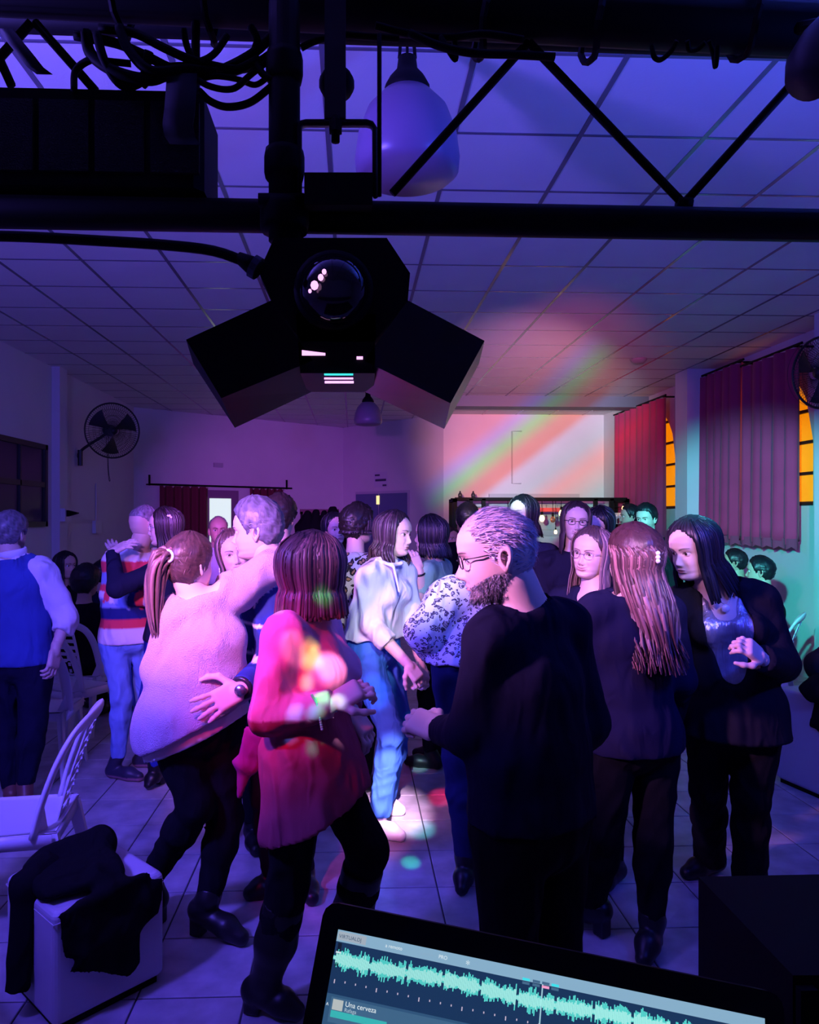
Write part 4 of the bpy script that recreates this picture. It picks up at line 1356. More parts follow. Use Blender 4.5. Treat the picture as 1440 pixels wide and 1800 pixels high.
def make_head(nu, nv, fem=True, skin=SKIN, brow=(.05, .03, .025), lip=(.45, .17, .17), smile=0.0, openm=0.0, beard=None, stub=None, makeup=False):
    A, Pn = head_grid(nu, nv)
    x, y, z = Pn[..., 0].copy(), Pn[..., 1].copy(), Pn[..., 2].copy()
    fr = np.clip(np.cos(A) * 2.5, 0, 1)
    ns = .9 if fem else 1.1
    # nose
    nz_ = np.interp(z, [-.058, -.052, -.046, -.038, -.03, -.015, .005, .018], [0, .004, .014, .0235, .0225, .0135, .005, 0])
    nw = np.interp(z, [-.055, -.042, -.02, .02], [.0112, .0108, .0078, .007])
    dy = nz_ * ns * gs(x, nw)
    dy += .0062 * ns * (gs(x - .0118, .0048) + gs(x + .0118, .0048)) * gs(z + .043, .0065)
    # eye sockets, brow ridge, cheeks
    for s_ in (-1, 1):
        dy -= .0095 * gs(x - s_ * .031, .017) * gs(z + .001, .012)
        dy += (.0025 if fem else .005) * gs(x - s_ * .030, .02) * gs(z - .019, .007)
        dy += (.005 + .005 * smile) * gs(x - s_ * (.040), .018) * gs(z + .036 - .004 * smile, .016)
        dy -= .002 * gs(x - s_ * .028, .007) * gs(z + .055, .014) * (1 + smile)
    # lips
    lw = .022 + .006 * smile
    zc = z - smile * .010 * (x / .025) ** 2
    lm = np.clip(1 - (x / lw) ** 2, 0, 1)
    dy += .0055 * lm ** .7 * gs(zc + .0635, .0042) + .0065 * lm ** .7 * gs(zc + .0735 + openm * .006, .0048)
    dy -= (.004 + .012 * openm) * lm * gs(zc + .0685 + openm * .003, .0022 + .005 * openm)
    dy -= .003 * gs(x, .018) * gs(z + .083, .005)
    dy += .003 * gs(x, .014) * gs(z + .100, .009)
    y = y + dy * fr
    alm = {}
    for s_ in (-1, 1):
        ex_ = (x - s_ * .031)
        u = ex_ * s_ / .0138
        q2 = np.clip(1 - (ex_ / .0128) ** 2 - ((z + .0005) / .0128) ** 2, 0, 1)
        ye = .0672 + .0128 * np.sqrt(q2)
        up = .0056 * np.clip(1 - u ** 2, 0, 1) ** .7 - .0005 + .0012 * u
        lo = -.0046 * np.clip(1 - u ** 2, 0, 1) ** .8 - .0005 + .0012 * u
        if smile > .5:
            lo = lo * .7
        ins_ = (z < up) & (z > lo) & (np.abs(u) < 1) & (fr > 0)
        alm[s_] = (up, lo, u)
        near_ = (q2 > .02) & (fr > 0)
        y = np.where(ins_, np.minimum(y, ye - .0035), np.where(near_, np.maximum(y, ye + .0016), y))
    # colours
    C = np.ones(x.shape + (3,)) * np.array(skin)
    def paint(m, c):
        nonlocal C
        m = np.clip(m, 0, 1)[..., None]
        C = C * (1 - m) + np.array(c) * m
    front = np.cos(A) > .2
    blush = (gs(np.abs(x) - .045, .02) * gs(z + .035, .02)) * front * .25
    paint(blush, np.array(skin) * [1.05, .72, .72])
    lipm = lm * (gs(zc + .0640, .0050) + gs(zc + .0735 + openm * .006, .0058))
    paint(np.where(front, np.clip(lipm * 1.5 - .3, 0, 1), 0), lip)
    paint(np.where(front, gs(x / lw, .75) * gs(zc + .0688, .0018) * 1.0, 0) * .85, (.06, .02, .02))
    if openm > .3 or smile > .7:
        paint(np.where(front, lm * gs(zc + .0680, .0012 + .0022 * openm), 0) * 1.0, (.75, .70, .68))
    for s_ in (-1, 1):
        u = (x * s_ - .031) / .020
        bz = .0222 - .0042 * (u - .3) ** 2 + (.0 if fem else -.002)
        th = (.0021 if fem else .0033) * (1 - .45 * np.clip(u, -1, 1.2))
        paint(np.where(front & (np.abs(u) < 1.1), gs(z - bz, th) * 1.15 * np.clip((1.12 - np.abs(u)) * 5, 0, 1), 0), brow)
        # eyelid crease/lashes around the eye opening
        up, lo, uu = alm[s_]
        paint(np.where(front & (np.abs(uu) < 1.08), gs(z - up - .0006, .0016) * (1.5 if fem else 1.1), 0), (.025, .015, .015))
        paint(np.where(front & (np.abs(uu) < 1.0), gs(z - lo + .0006, .0013) * .55, 0), np.array(skin) * .35)
        # nostril
        paint(np.where(front, gs(x - s_ * .008, .0035) * gs(z + .0495, .003), 0) * .9, (.06, .03, .03))
    if beard is not None:
        bm = np.clip((-.040 - z - .02 * np.cos(A)) / .016, 0, 1) * (np.cos(A) > -.25) * (1 - np.clip(lipm * 2, 0, 1))
        bm = np.maximum(bm, gs(z + .055, .006) * (np.abs(x) < .03) * front)
        sd = np.clip((.02 - np.abs(A - np.pi / 2.15)) / .1, 0, 1)
        paint(bm * .85, beard)
    if stub is not None:
        hz = hairline(A, stub[1])
        paint(np.clip((z - hz) / .012, 0, 1) * .8, stub[0])
    V = np.stack([x, y, z], -1).reshape(-1, 3)
    C = C.reshape(-1, 3)
    Q = head_faces(nu, nv)
    n = nu * nv
    # close crown and chin
    Q = [tuple(q) for q in Q] + [tuple(range(nu - 1, -1, -1)), tuple(range(n - nu, n))]
    Vs, Cs = [V], [C]
    # eyes
    def ball(c, r, cf, m_=14, k_=10):
        nonlocal n
        vv, cc = [], []
        for j in range(k_ + 1):
            ph = math.pi * j / k_
            for i in range(m_):
                th = 2 * math.pi * i / m_
                d = np.array([math.sin(ph) * math.cos(th), math.cos(ph), math.sin(ph) * math.sin(th)])
                vv.append(c + d * r)
                cc.append(cf(ph))
        for j in range(k_):
            for i in range(m_):
                k = (i + 1) % m_
                Q.append((n + j * m_ + i, n + j * m_ + k, n + (j + 1) * m_ + k, n + (j + 1) * m_ + i))
        Vs.append(np.array(vv))
        Cs.append(np.array(cc))
        n += len(vv)
    for s_ in (-1, 1):
        ball(np.array([s_ * .031, .0672, -.0005]), np.array([.0128, .0128, .0128]), lambda ph: (.008, .006, .006) if ph < .24 else ((.07, .04, .025) if ph < .55 else (.72, .69, .69)), 16, 18)
    # ears
    for s_ in (-1, 1):
        mm, kk = 16, 9
        vv, cc = [], []
        for j in range(kk + 1):
            rr = j / kk
            for i in range(mm):
                th = 2 * math.pi * i / mm
                ex_, ez = math.cos(th), math.sin(th)
                hgt = .034 * (1.0 if ez > 0 else 1.08)
                wd = .019 * (1 + .25 * ez) * (1 - .25 * (ez < -.5))
                bulge = .010 * math.sin(math.pi * min(1, rr * 1.02)) ** .6 * (.4 + .6 * (rr > .55))
                oy = -.014 - ex_ * wd * rr - .10 * (ez * hgt * rr) * 1.2
                flare = .008 * max(0, ex_) * rr
                vv.append((s_ * (.0705 + .002 + bulge + flare - .004 * (rr < .4)), oy, -.012 + ez * hgt * rr))
                cc.append(np.array(skin) * (1.0 if rr > .5 else .8))
        for i in range(mm):        # rim folded back to the skull
            j = kk
            th = 2 * math.pi * i / mm
            vv.append((s_ * .066, vv[j * mm + i][1], vv[j * mm + i][2] * .9))
            cc.append(np.array(skin) * .9)
        for j in range(kk + 1):
            for i in range(mm):
                k = (i + 1) % mm
                f = (n + j * mm + i, n + j * mm + k, n + (j + 1) * mm + k, n + (j + 1) * mm + i)
                Q.append(f if s_ < 0 else f[::-1])
        Vs.append(np.array(vv))
        Cs.append(np.array(cc))
        n += len(vv)
    return np.vstack(Vs), Q, np.vstack(Cs)

def hairline(A, style):
    a = np.abs(A)
    if style == 'bald':       # horseshoe
        return np.interp(a, [0, .7, 1.15, 1.4, 1.6, 2.0, 2.5, 3.15], [.2, .2, .07, .03, .0, .035, .05, .05]) * 1.0
    if style == 'reced':
        return np.interp(a, [0, .5, .9, 1.2, 1.42, 1.55, 1.75, 2.2, 3.15], [.098, .100, .088, .035, -.02, .012, -.04, -.065, -.070])
    if style == 'man':
        return np.interp(a, [0, .5, .85, 1.15, 1.40, 1.55, 1.75, 2.2, 3.15], [.072, .072, .064, .03, -.022, .010, -.040, -.065, -.070])
    # woman: fuller
    return np.interp(a, [0, .5, .85, 1.15, 1.5, 1.9, 2.4, 3.15], [.090, .078, .056, .015, -.035, -.06, -.09, -.095])

def lerp(a, b, t):
    return a + (b - a) * t

class Person:
    pass

def frame_from(yaw, pitch=0.0, roll=0.0):
    f = np.array([math.sin(R(yaw)), -math.cos(R(yaw)), 0])
    u = np.array([0, 0, 1.0])
    f2 = f * math.cos(R(pitch)) - u * math.sin(R(pitch))
    u2 = u * math.cos(R(pitch)) + f * math.sin(R(pitch))
    r_ = np.cross(f2, u2)
    cr, sr = math.cos(R(roll)), math.sin(R(roll))
    r3 = r_ * cr + u2 * sr
    u3 = u2 * cr - r_ * sr
    return np.array([r3, f2, u3])        # rows: local x (person's right), y (forward), z (up)

# ---------------------------------------------------------------- hair
def hair_cap(style, th, nu=72, nv=44, seed=0, rough=.004, color=(.02, .015, .012), streak=0.0, top=0.0):
    A, Pn = head_grid(nu, nv)
    r_ = np.random.default_rng(seed)
    z = Pn[..., 2]
    hz = hairline(A, style)
    dist = z - hz
    m = np.clip(dist / (.05 if style == 'woman' else .03), -1, 1)
    c0 = np.array([0, -.008, .0])
    d = Pn - c0
    N = d / (np.linalg.norm(d, axis=-1, keepdims=True) + 1e-9)
    off = np.where(m > 0, th * np.clip(m, 0, 1) ** .55, -.010)
    off = off + top * np.clip((z - .04) / .07, 0, 1) * (m > 0)
    nz_ = np.sin(A * 23 + z * 60 + seed) * .4 + np.sin(A * 47 - z * 90) * .35 + r_.normal(size=A.shape) * .35
    off = off + rough * nz_ * (m > .1)
    P2 = Pn + N * off[..., None]
    keep = (m > -.45)
    Q = []
    for j in range(nv - 1):
        for i in range(nu):
            k = (i + 1) % nu
            if keep[j, i] or keep[j, k] or keep[j + 1, i] or keep[j + 1, k]:
                Q.append((j * nu + i, j * nu + k, (j + 1) * nu + k, (j + 1) * nu + i))
    Q.append(tuple(range(nv * nu - nu, nv * nu)))
    C = np.ones(A.shape + (3,)) * np.array(color)
    C = C * (1 + streak * nz_[..., None])
    return P2.reshape(-1, 3), Q, np.clip(C, 0, 1).reshape(-1, 3)

def strands(style, n, length, seed, color, color2, lie=.7, w=.0011):
    """short single hairs lying over the scalp"""
    r_ = np.random.default_rng(seed)
    V, Q, C = [], [], []
    tries = 0
    while len(Q) < n * 4 and tries < n * 8:
        tries += 1
        a = r_.uniform(-math.pi, math.pi)
        z = -.08 + .195 * r_.uniform() ** .75
        if z < hairline(np.array([a]), style)[0] + .002 or z > .114:
            continue
        w_, f_, b_ = prof(z, HW), prof(z, HF), prof(z, HB)
        e = .86
        p = np.array([w_ * np.sign(math.sin(a)) * abs(math.sin(a)) ** e, (f_ if math.cos(a) > 0 else b_) * np.sign(math.cos(a)) * abs(math.cos(a)) ** e, z])
        N = norm(p - [0, -.008, 0])
        flow = norm(np.array([0, -1, -.25]) + r_.normal(size=3) * .35)
        flow = norm(flow - N * (flow @ N))
        L = length * r_.uniform(.6, 1.3)
        q = p - N * .001
        mid = q + (N * (1 - lie) * 1.2 + flow * lie) * L * .5
        end = mid + (N * (1 - lie) * .5 + flow) * L * .5
        sd = norm(np.cross(flow, N)) * w
        b = len(V)
        V += [q - sd, q + sd, mid - sd * .8 + N * .001, mid + sd * .8 + N * .001, end]
        Q += [(b, b + 1, b + 3, b + 2), (b + 2, b + 3, b + 4), (b + 1, b, b + 2, b + 3), (b + 3, b + 2, b + 4)]
        c = lerp(np.array(color), np.array(color2), r_.uniform())
        C += [c] * 5
    return np.array(V), Q, np.array(C)

def locks(length, n_, seed, color, color2, face=55, wave=.0, flare=.0, part=0.0, width=.017, back=.03, rootz=.095, ang=None, tipw=.35, inward=0.0, layers=2, dens=2.3, wf=.52, flt=.36):
    """long hair: overlapping flat locks from the parting over the head and down. local head coords"""
    r_ = np.random.default_rng(seed)
    V, Q, C = [], [], []
    nb = 0
    n = int(n_ * dens)
    width = width * wf
    for L_ in range(layers):
        for i in range(n):
            s_ = (i + .5 + r_.uniform(-.3, .3)) / n
            a = R(face) + s_ * (2 * math.pi - 2 * R(face)) if ang is None else R(ang[0]) + s_ * R(ang[1] - ang[0])
            a = (a + math.pi) % (2 * math.pi) - math.pi
            thick = .009 + .007 * L_ + r_.uniform(0, .004)
            ln = length * r_.uniform(.86 if length < .3 else .78, 1.04)
            pts = []
            zt = rootz + .012 * r_.uniform(-1, 1)
            zs = np.concatenate([np.linspace(zt, -.03, 7)])
            for k, z in enumerate(zs):
                aa = a * (1.0) if k > 1 else a * (.92 + .04 * k)
                w_, f_, b_ = prof(z, HW), prof(z, HF), prof(z, HB)
                e = .9
                p = np.array([w_ * np.sign(math.sin(aa)) * abs(math.sin(aa)) ** e, (f_ if math.cos(aa) > 0 else b_) * np.sign(math.cos(aa)) * abs(math.cos(aa)) ** e, z])
                N = norm(p - [0, -.008, -.0])
                pts.append(p + N * thick)
            base = pts[-1].copy()
            o = norm([base[0], base[1] + .008, 0])
            m = 8
            ph = r_.uniform(0, 6.28)
            for k in range(1, m + 1):
                t = k / m
                dz = -ln * t + .03 * 0
                out = flare * t ** 1.2 - inward * t ** 2 - .012 * (t < .35) * math.sin(t / .35 * math.pi) * .5
                q = base + o * out + np.array([0, -back * t * (1 if o[1] < .3 else .3), dz])
                q = q + wave * np.array([math.sin(t * 7 + ph * .35 + a * 2), math.cos(t * 6 + ph * .35), 0]) * t ** .5
                pts.append(q)
            pts = np.array(pts)
            rad = np.ones(len(pts)) * width * r_.uniform(.8, 1.15)
            rad[:3] *= [.55, .8, .95]
            rad[-5:] *= np.linspace(1, tipw, 5)
            out = np.array([norm(p * [1, 1, .15] + [0, .008, 0]) for p in pts])
            tv, tf = tube(pts, rad, 5, (out, 1.0, flt))
            V.append(tv)
            Q += [tuple(q + nb for q in f) for f in tf]
            nb += len(tv)
            c = lerp(np.array(color), np.array(color2), r_.uniform() ** 2)
            C.append(np.ones((len(tv), 3)) * c)
    return np.vstack(V), Q, np.vstack(C)

def bunch(pts, n, r0, seed, color, color2, width=.012, spread=1.0):
    """ponytail: locks along a path given in local head coords"""
    r_ = np.random.default_rng(seed)
    V, Q, C = [], [], []
    nb = 0
    path = spline(pts, 14)
    t = np.linspace(0, 1, 14)
    for i in range(n):
        o = r_.normal(size=3) * r0 * .55
        env = (np.minimum(1, .35 + 3 * t) * (1 - .75 * t ** 2))[:, None]
        p = path + o * env * spread + r_.normal(size=3) * .004 * t[:, None]
        cut = r_.integers(11, 15)
        p = p[:cut]
        rad = width * np.interp(np.linspace(0, 1, len(p)), [0, .1, .6, 1], [.6, 1, .9, .2])
        tv, tf = tube(p, rad, 5)
        V.append(tv)
        Q += [tuple(q + nb for q in f) for f in tf]
        nb += len(tv)
        C.append(np.ones((len(tv), 3)) * lerp(np.array(color), np.array(color2), r_.uniform() ** 1.5))
    return np.vstack(V), Q, np.vstack(C)

def joinp(parts):
    V, Q, C, n = [], [], [], 0
    for v, q, c in parts:
        V.append(v)
        Q += [tuple(int(i) + n for i in f) for f in q]
        C.append(c)
        n += len(v)
    return np.vstack(V), Q, np.vstack(C)

# ---------------------------------------------------------------- hand
def hand_prims(wr, tip, nrm, side, curl=.35, spread=.5, sc=1.0, thumb=.6):
    """wr wrist point, tip direction point, nrm: back-of-hand normal, side +1: thumb to the left of 'tip' seen from the back"""
    d = norm(np.asarray(tip) - wr)
    n = norm(np.asarray(nrm, float) - d * (np.asarray(nrm, float) @ d))
    l = np.cross(n, d) * side            # toward the thumb
    k = sc
    P_ = [Cap(wr - d * .02 * k, wr + d * .02 * k, .026 * k, .026 * k),
          Blk(wr + d * .055 * k, [d, l, n], np.array([.047, .041, .0150]) * k, .0145 * k)]
    fing = [(.031, .078, .0088), (.0105, .086, .0092), (-.0105, .080, .0088), (-.030, .062, .0078)]
    gr = [P_]
    for i, (lo, L, r_) in enumerate(fing):
        sp_ = (lo / .031) * .16 * spread
        dd = norm(d + l * sp_)
        p = wr + d * (.096 - .004 * abs(i - 1)) * k + l * lo * k
        ang = 0
        fp = []
        q0 = p - d * .02 * k
        for j, (fl_, cu) in enumerate(zip((.45, .31, .24), (.55, 1.0, .7))):
            ang += curl * cu * (1 + .08 * i)
            dj = dd * math.cos(ang) - n * math.sin(ang)
            q1 = p + dj * L * fl_ * k
            fp.append(Cap(q0 if j == 0 else p, q1, r_ * k * (1 - .08 * j), r_ * k * (.92 - .1 * j)))
            p = q1
            q0 = p
        gr.append(fp)
    tb = wr + d * .022 * k + l * .030 * k
    t1 = tb + (d * .55 + l * thumb - n * .25) * .045 * k
    t2 = t1 + (d * .85 + l * thumb * .5 - n * .3 * (1 + curl)) * .034 * k
    t3 = t2 + (d * .95 + l * thumb * .15 - n * .35 * (1 + curl)) * .026 * k
    gr.append([Cap(tb - l * .01 * k, t1, .0145 * k, .0115 * k), Cap(t1, t2, .0112 * k, .0100 * k), Cap(t2, t3, .0098 * k, .0078 * k)])
    return gr

# ---------------------------------------------------------------- whole figure
def person(label, Z, J, yaw, name='person', pitch=0, roll=0, fem=True, hs=1.0, b=1.0, skin=SKIN, lod=1, head={}, hair=None, top=None, bottom=None, shoes=None, hands={}, root=None, sides=(1, 1), torso_yaw=None, upper_only=False, fat=1.0, nohead=False):
    """Z: distance of the figure; J: joints as (px, py, dz)"""
    p = Person()
    W = {}
    for k, q in J.items():
        W[k] = q if isinstance(q, np.ndarray) else at(q[0], q[1], Z + (q[2] if len(q) > 2 else 0))
    p.W = W
    H, N, Pv = W['H'], W['N'], W['P']
    p.fr = frame_from(yaw, pitch, roll)
    SL, SR = W['SL'], W['SR']
    side = norm(SR - SL)
    hside = norm(W['HR'] - W['HL']) if 'HR' in W else norm(side * [1, 1, 0])
    hw = .088 * b
    HL = W.get('HL', Pv - hside * hw + [0, 0, -.04])
    HR = W.get('HR', Pv + hside * hw + [0, 0, -.04])
    Ct = W.get('C', lerp(Pv, N, .70))
    Wt = W.get('W', lerp(Pv, N, .32))
    base = root if root is not None else (lerp(W['AL'], W['AR'], .5) * [1, 1, 0] if 'AL' in W else Pv * [1, 1, 0])
    t = thing(name, base, label, 'person')
    p.t = t
    h = {0: .0105, 1: .014, 2: .021}[lod]
    # -------- primitives
    def torso(o, loose=0.0):
        ww = (.128 if fem else .145) * b * fat + loose
        wd = (.088 if fem else .100) * b * fat + loose * .8
        sh = .5 * np.linalg.norm(SR - SL)
        cw = min(max(sh * .94, .12), .19) * (1 if fem else 1.05)
        g = [Ell(Pv - [0, 0, .03], Wt, hside, (.165 if fem else .155) * b * fat + o + loose, (.112) * b * fat + o + loose, ww + o, wd + o),
             Ell(Wt, Ct, side, ww + o, wd + o, cw + o, (.102 if fem else .112) * b * fat + o),
             Ell(Ct, lerp(Ct, N, .72), side, cw + o, (.102 if fem else .112) * b * fat + o, cw * .70 + o, .062 * b + o),
             Cap(lerp(Ct, N, .78), lerp(SL, N, .12), .055 * b + o, .050 * b + o), Cap(lerp(Ct, N, .78), lerp(SR, N, .12), .055 * b + o, .050 * b + o)]
        if fem:
            fwd = norm(np.cross(norm(N - Pv), side) * 1.0)
            if fwd @ (p.fr[1] * [1, 1, 0]) < -.2 and torso_yaw is None:
                pass
            fwd = norm(np.cross((N - Pv), side))      # chest normal: up x right = forward
            fwd = fwd if True else fwd
            for s_ in (-1, 1):
                c = lerp(Ct, Pv, .10) + side * .072 * b * s_ + fwd * .070 * b
                g.append(Cap(c, c + fwd * .012, .060 * b + o * .8, .052 * b + o * .8))
        return g
    def arm(s_, o, upto='W', cut=True, r=1.0):
        Sx, Ex, Wx = W['S' + s_], W.get('E' + s_), W.get('W' + s_)
        if Ex is None:
            return []
        g = [Cap(lerp(N, Sx, .80), Sx, .052 * b * r + o, .054 * b * r + o), Cap(Sx, Ex, .052 * b * r + o, .040 * b * r + o, cut=(upto == 'E' and cut))]
        if upto == 'E2':
            g = [g[0], Cap(Sx, lerp(Sx, Ex, .8), .052 * b * r + o, .042 * b * r + o, cut=cut)]
        if Wx is not None and upto == 'W':
            g.append(Cap(Ex, Wx, .040 * b * r + o, .027 * b * r + o, cut=cut))
        if Wx is not None and upto == 'M':
            g.append(Cap(Ex, lerp(Ex, Wx, .5), .040 * b * r + o, .036 * b * r + o, cut=cut))
        return g
    def leg(s_, o, cut=True, to=1.0, r=1.0, flare=0.0):
        Hx, Kx, Ax = (HL if s_ == 'L' else HR), W.get('K' + s_), W.get('A' + s_)
        if Kx is None:
            return []
        g = [Cap(Hx, Kx, .083 * b * r + o, .055 * b * r + o)]
        if Ax is not None:
            calf = lerp(Kx, Ax, .32)
            bk = norm(np.array([0, 0, 1.0]) + 0) * 0
            en = lerp(Kx, Ax, to)
            g.append(Cap(Kx, calf, .053 * b * r + o, .053 * b * r + o))
            g.append(Cap(calf, en, .053 * b * r + o, .036 * b * r + o + flare, cut=cut))
        return g
    p.torso, p.arm, p.leg = torso, arm, leg
    nd = norm(H - N)
    hb = H + p.fr[2] * -.070 * hs + p.fr[1] * -.022 * hs
    # -------- body
    V, Q, C = [], [], []
    def addp(v, q, c):
        n0 = sum(len(x) for x in V)
        V.append(v)
        Q.extend([tuple(int(i) + n0 for i in f) for f in q])
        C.append(c)
    gb = [torso(-.004)]
    for s_ in 'LR':
        a_ = arm(s_, -.001, cut=False)
        if a_:
            gb.append(a_)
        if not upper_only:
            l_ = leg(s_, -.002, cut=False)
            if l_:
                gb.append(l_)
    gb.append([Cap(lerp(N, Pv, .10), hb, (.060 if fem else .066) * b, (.052 if fem else .060) * hs)])
    v, q = sdf_mesh(gb, max(h * 1.35, .014), .035, .02)
    addp(v, q, np.ones((len(v), 3)) * np.array(skin))
    # head
    if not nohead:
        nu, nv = {0: (128, 96), 1: (88, 64), 2: (56, 42)}[lod]
        hv, hq, hc = make_head(nu, nv, fem, skin, **head)
        addp(hv * hs @ p.fr + H, hq, hc)
    # hands
    for s_ in 'LR':
        if 'W' + s_ in W:
            ho = hands.get(s_, {})
            tip = W.get('T' + s_, W['W' + s_] + (W['W' + s_] - W['E' + s_]))
            nr = ho.get('n', (0, -1, .2))
            gr = hand_prims(W['W' + s_], tip, nr, ho.get('side', 1), ho.get('curl', .35), ho.get('spread', .5), ho.get('sc', .92 if fem else 1.05), ho.get('thumb', .6))
            v, q = sdf_mesh(gr, {0: .0035, 1: .005, 2: .007}[lod], .010, .006)
            addp(v, q, np.ones((len(v), 3)) * np.array(skin))
    Vb = np.vstack(V)
    me = mesh_np('body', Vb - base, Q, M_SKIN, True, np.vstack(C))
    ob = bpy.data.objects.new('body', me)
    COL.objects.link(ob)
    ob.parent = t
    # -------- hair (local head coords)
    if hair:
        hv, hq, hc = hair
        hm = mesh_np('hair', hv * hs @ p.fr + H - base, hq, M_HAIRS if lod == 9 else M_HAIR, True, hc)
        ho = bpy.data.objects.new('hair', hm)
        COL.objects.link(ho)
        ho.parent = t
    # -------- clothes
    def colconst(c):
        return lambda v: np.ones((len(v), 3)) * np.array(c)
    for top_ in (top if isinstance(top, list) else ([top] if top else [])):
        T = dict(o=.013, sleeve='W', loose=.0, hem=None, col=(.02, .02, .025), mat=M_CLOTH, name='top', fold=.005, neck=.35, ar=1.0, flare=0.0, neckv=None)
        T.update(top_)
        o = T['o']
        gt = [torso(o, T['loose'])]
        if T['sleeve']:
            for s_ in 'LR':
                sl = T['sleeve'] if isinstance(T['sleeve'], str) else T['sleeve']['LR'.index(s_)]
                if sl:
                    a_ = arm(s_, o - .001, sl, True, T['ar'])
                    if a_:
                        gt.append(a_)
        if T['hem'] is not None:       # extra length below the pelvis: tunic or jacket skirt
            d = T['hem']
            Lw = Pv - [0, 0, d]
            hwb = (.165 if fem else .160) * b * fat + o + T['loose']
            if 'HEM' in W:
                Lw = W['HEM']
            gt.append([Ell(Pv, Lw, hside, hwb, .120 * b * fat + o + T['loose'], hwb + T['flare'], .125 * b * fat + o + T['loose'] + T['flare'] * .8)])
        cuts = []
        nk0 = lerp(N, H, T['neck'] * .5)
        hb_ = (Pv - [0, 0, T['hem'] - .04]) if T['hem'] is not None else Pv - [0, 0, T.get('cutlow', .05)]
        if 'HEM' in W:
            hb_ = W['HEM'] + [0, 0, .02]
        minus = [Cap(nk0, nk0 + nd * .25, .085 * b, .10 * b, cut0=True)]
        if T['neckv'] is not None:      # V or scoop neck carved in front
            fwd = norm(np.cross((N - Pv), side))
            minus.append(Cap(N + fwd * .10, lerp(N, Ct, T['neckv']) + fwd * .13, T.get('nr', .07), T.get('nr', .07) * .6))
        if T.get('carve'):          # jacket hanging open in front
            fwd = norm(np.cross((N - Pv), side))
            minus.append(Cap(N + fwd * .08 + nd * .03, lerp(N, Ct, .9) + fwd * .13, .075, .085))
            minus.append(Cap(lerp(N, Ct, .9) + fwd * .13, Wt + fwd * .16, .085, .075))
        minus.append(Cap(N - nd * .01, N + nd * .14, .052, .056))
        # hem cut applies only under the hips, arms may hang lower
        gl = [g_ for g_ in gt]
        v, q = hemcut(gl, h, cuts, minus, hb_, T.get('hemn', (0, 0, -1)))
        v = folds(v, q, T['fold'], T.get('ff', 16), len(label) * 7, T.get('st', (1, 1, .5)))
        cf = T['col'] if callable(T['col']) else colconst(T['col'])
        mt = T['mat']
        me = mesh_np(T['name'], v - base, q, mt, True, cf(v))
        ob = bpy.data.objects.new(T['name'], me)
        COL.objects.link(ob)
        ob.parent = t
        p.top = ob
    if bottom:
        T = dict(o=.009, col=(.012, .012, .016), mat=M_CLOTH, name='trousers', fold=.004, to=.96, r=1.0, flare=0.0, waist=.5)
        T.update(bottom)
        o = T['o']
        g0 = [Ell(Pv - [0, 0, .03], Wt, hside, (.165 if fem else .155) * b * fat + o, .114 * b * fat + o, (.130 if fem else .147) * b * fat + o, (.090 if fem else .102) * b * fat + o)]
        gt = [g0]
        if T['name'] == 'skirt':
            Lw = W['HEM']
            gt.append([Ell(Pv, Lw, hside, .170 * b + o, .12 * b + o, T['wb'], T['wb'] * .8)])
            v, q = hemcut(gt, h, [(lerp(Pv, Wt, .8), Wt - Pv)], [], Lw + [0, 0, .03], (0, 0, -1))
        else:
            for s_ in 'LR':
                l_ = leg(s_, o, True, T['to'], T['r'], T['flare'])
                if l_:
                    gt.append(l_)
            v, q = sdf_mesh(gt, h, .035, .012, [(lerp(Pv, Wt, T['waist']), Wt - Pv)])
        v = folds(v, q, T['fold'], 22, len(label) * 3, (1, 1, .8))
        cf = T['col'] if callable(T['col']) else colconst(T['col'])
        me = mesh_np(T['name'], v - base, q, T['mat'], True, cf(v))
        ob = bpy.data.objects.new(T['name'], me)
        COL.objects.link(ob)
        ob.parent = t
    # -------- shoes
    if shoes:
        T = dict(col=(.012, .012, .014), kind='shoe', sole=None, len=.25)
        T.update(shoes)
        for s_ in 'LR':
            if 'A' + s_ not in W or ('F' + s_) not in W:
                continue
            A_, Fp = W['A' + s_], W['F' + s_]
            shoe(t, A_, Fp, W['K' + s_], T, b, lod)
    return p

def hemcut(groups, h, cuts, minus, hp, hn):
    """like sdf_mesh, but the first groups' trunk is trimmed by the hem plane while sleeves stay whole"""
    trunk = [groups[0]] + [g_ for g_ in groups[1:] if len(g_) == 1 and isinstance(g_[0], Ell)]
    arms = [g_ for g_ in groups[1:] if not (len(g_) == 1 and isinstance(g_[0], Ell))]
    class Cut:
        def __init__(s, pr):
            s.pr = pr
        def bounds(s, m):
            return s.pr.bounds(m)
        def f(s, X, Y, Z):
            n = norm(hn)
            d = s.pr.f(X, Y, Z)
            return np.maximum(d, (X - hp[0]) * n[0] + (Y - hp[1]) * n[1] + (Z - hp[2]) * n[2])
    tg = [[Cut(p_) for p_ in g_] for g_ in trunk]
    merged = [sum(tg, [])]
    return sdf_mesh(merged + arms, h, .03, .014, cuts, minus)

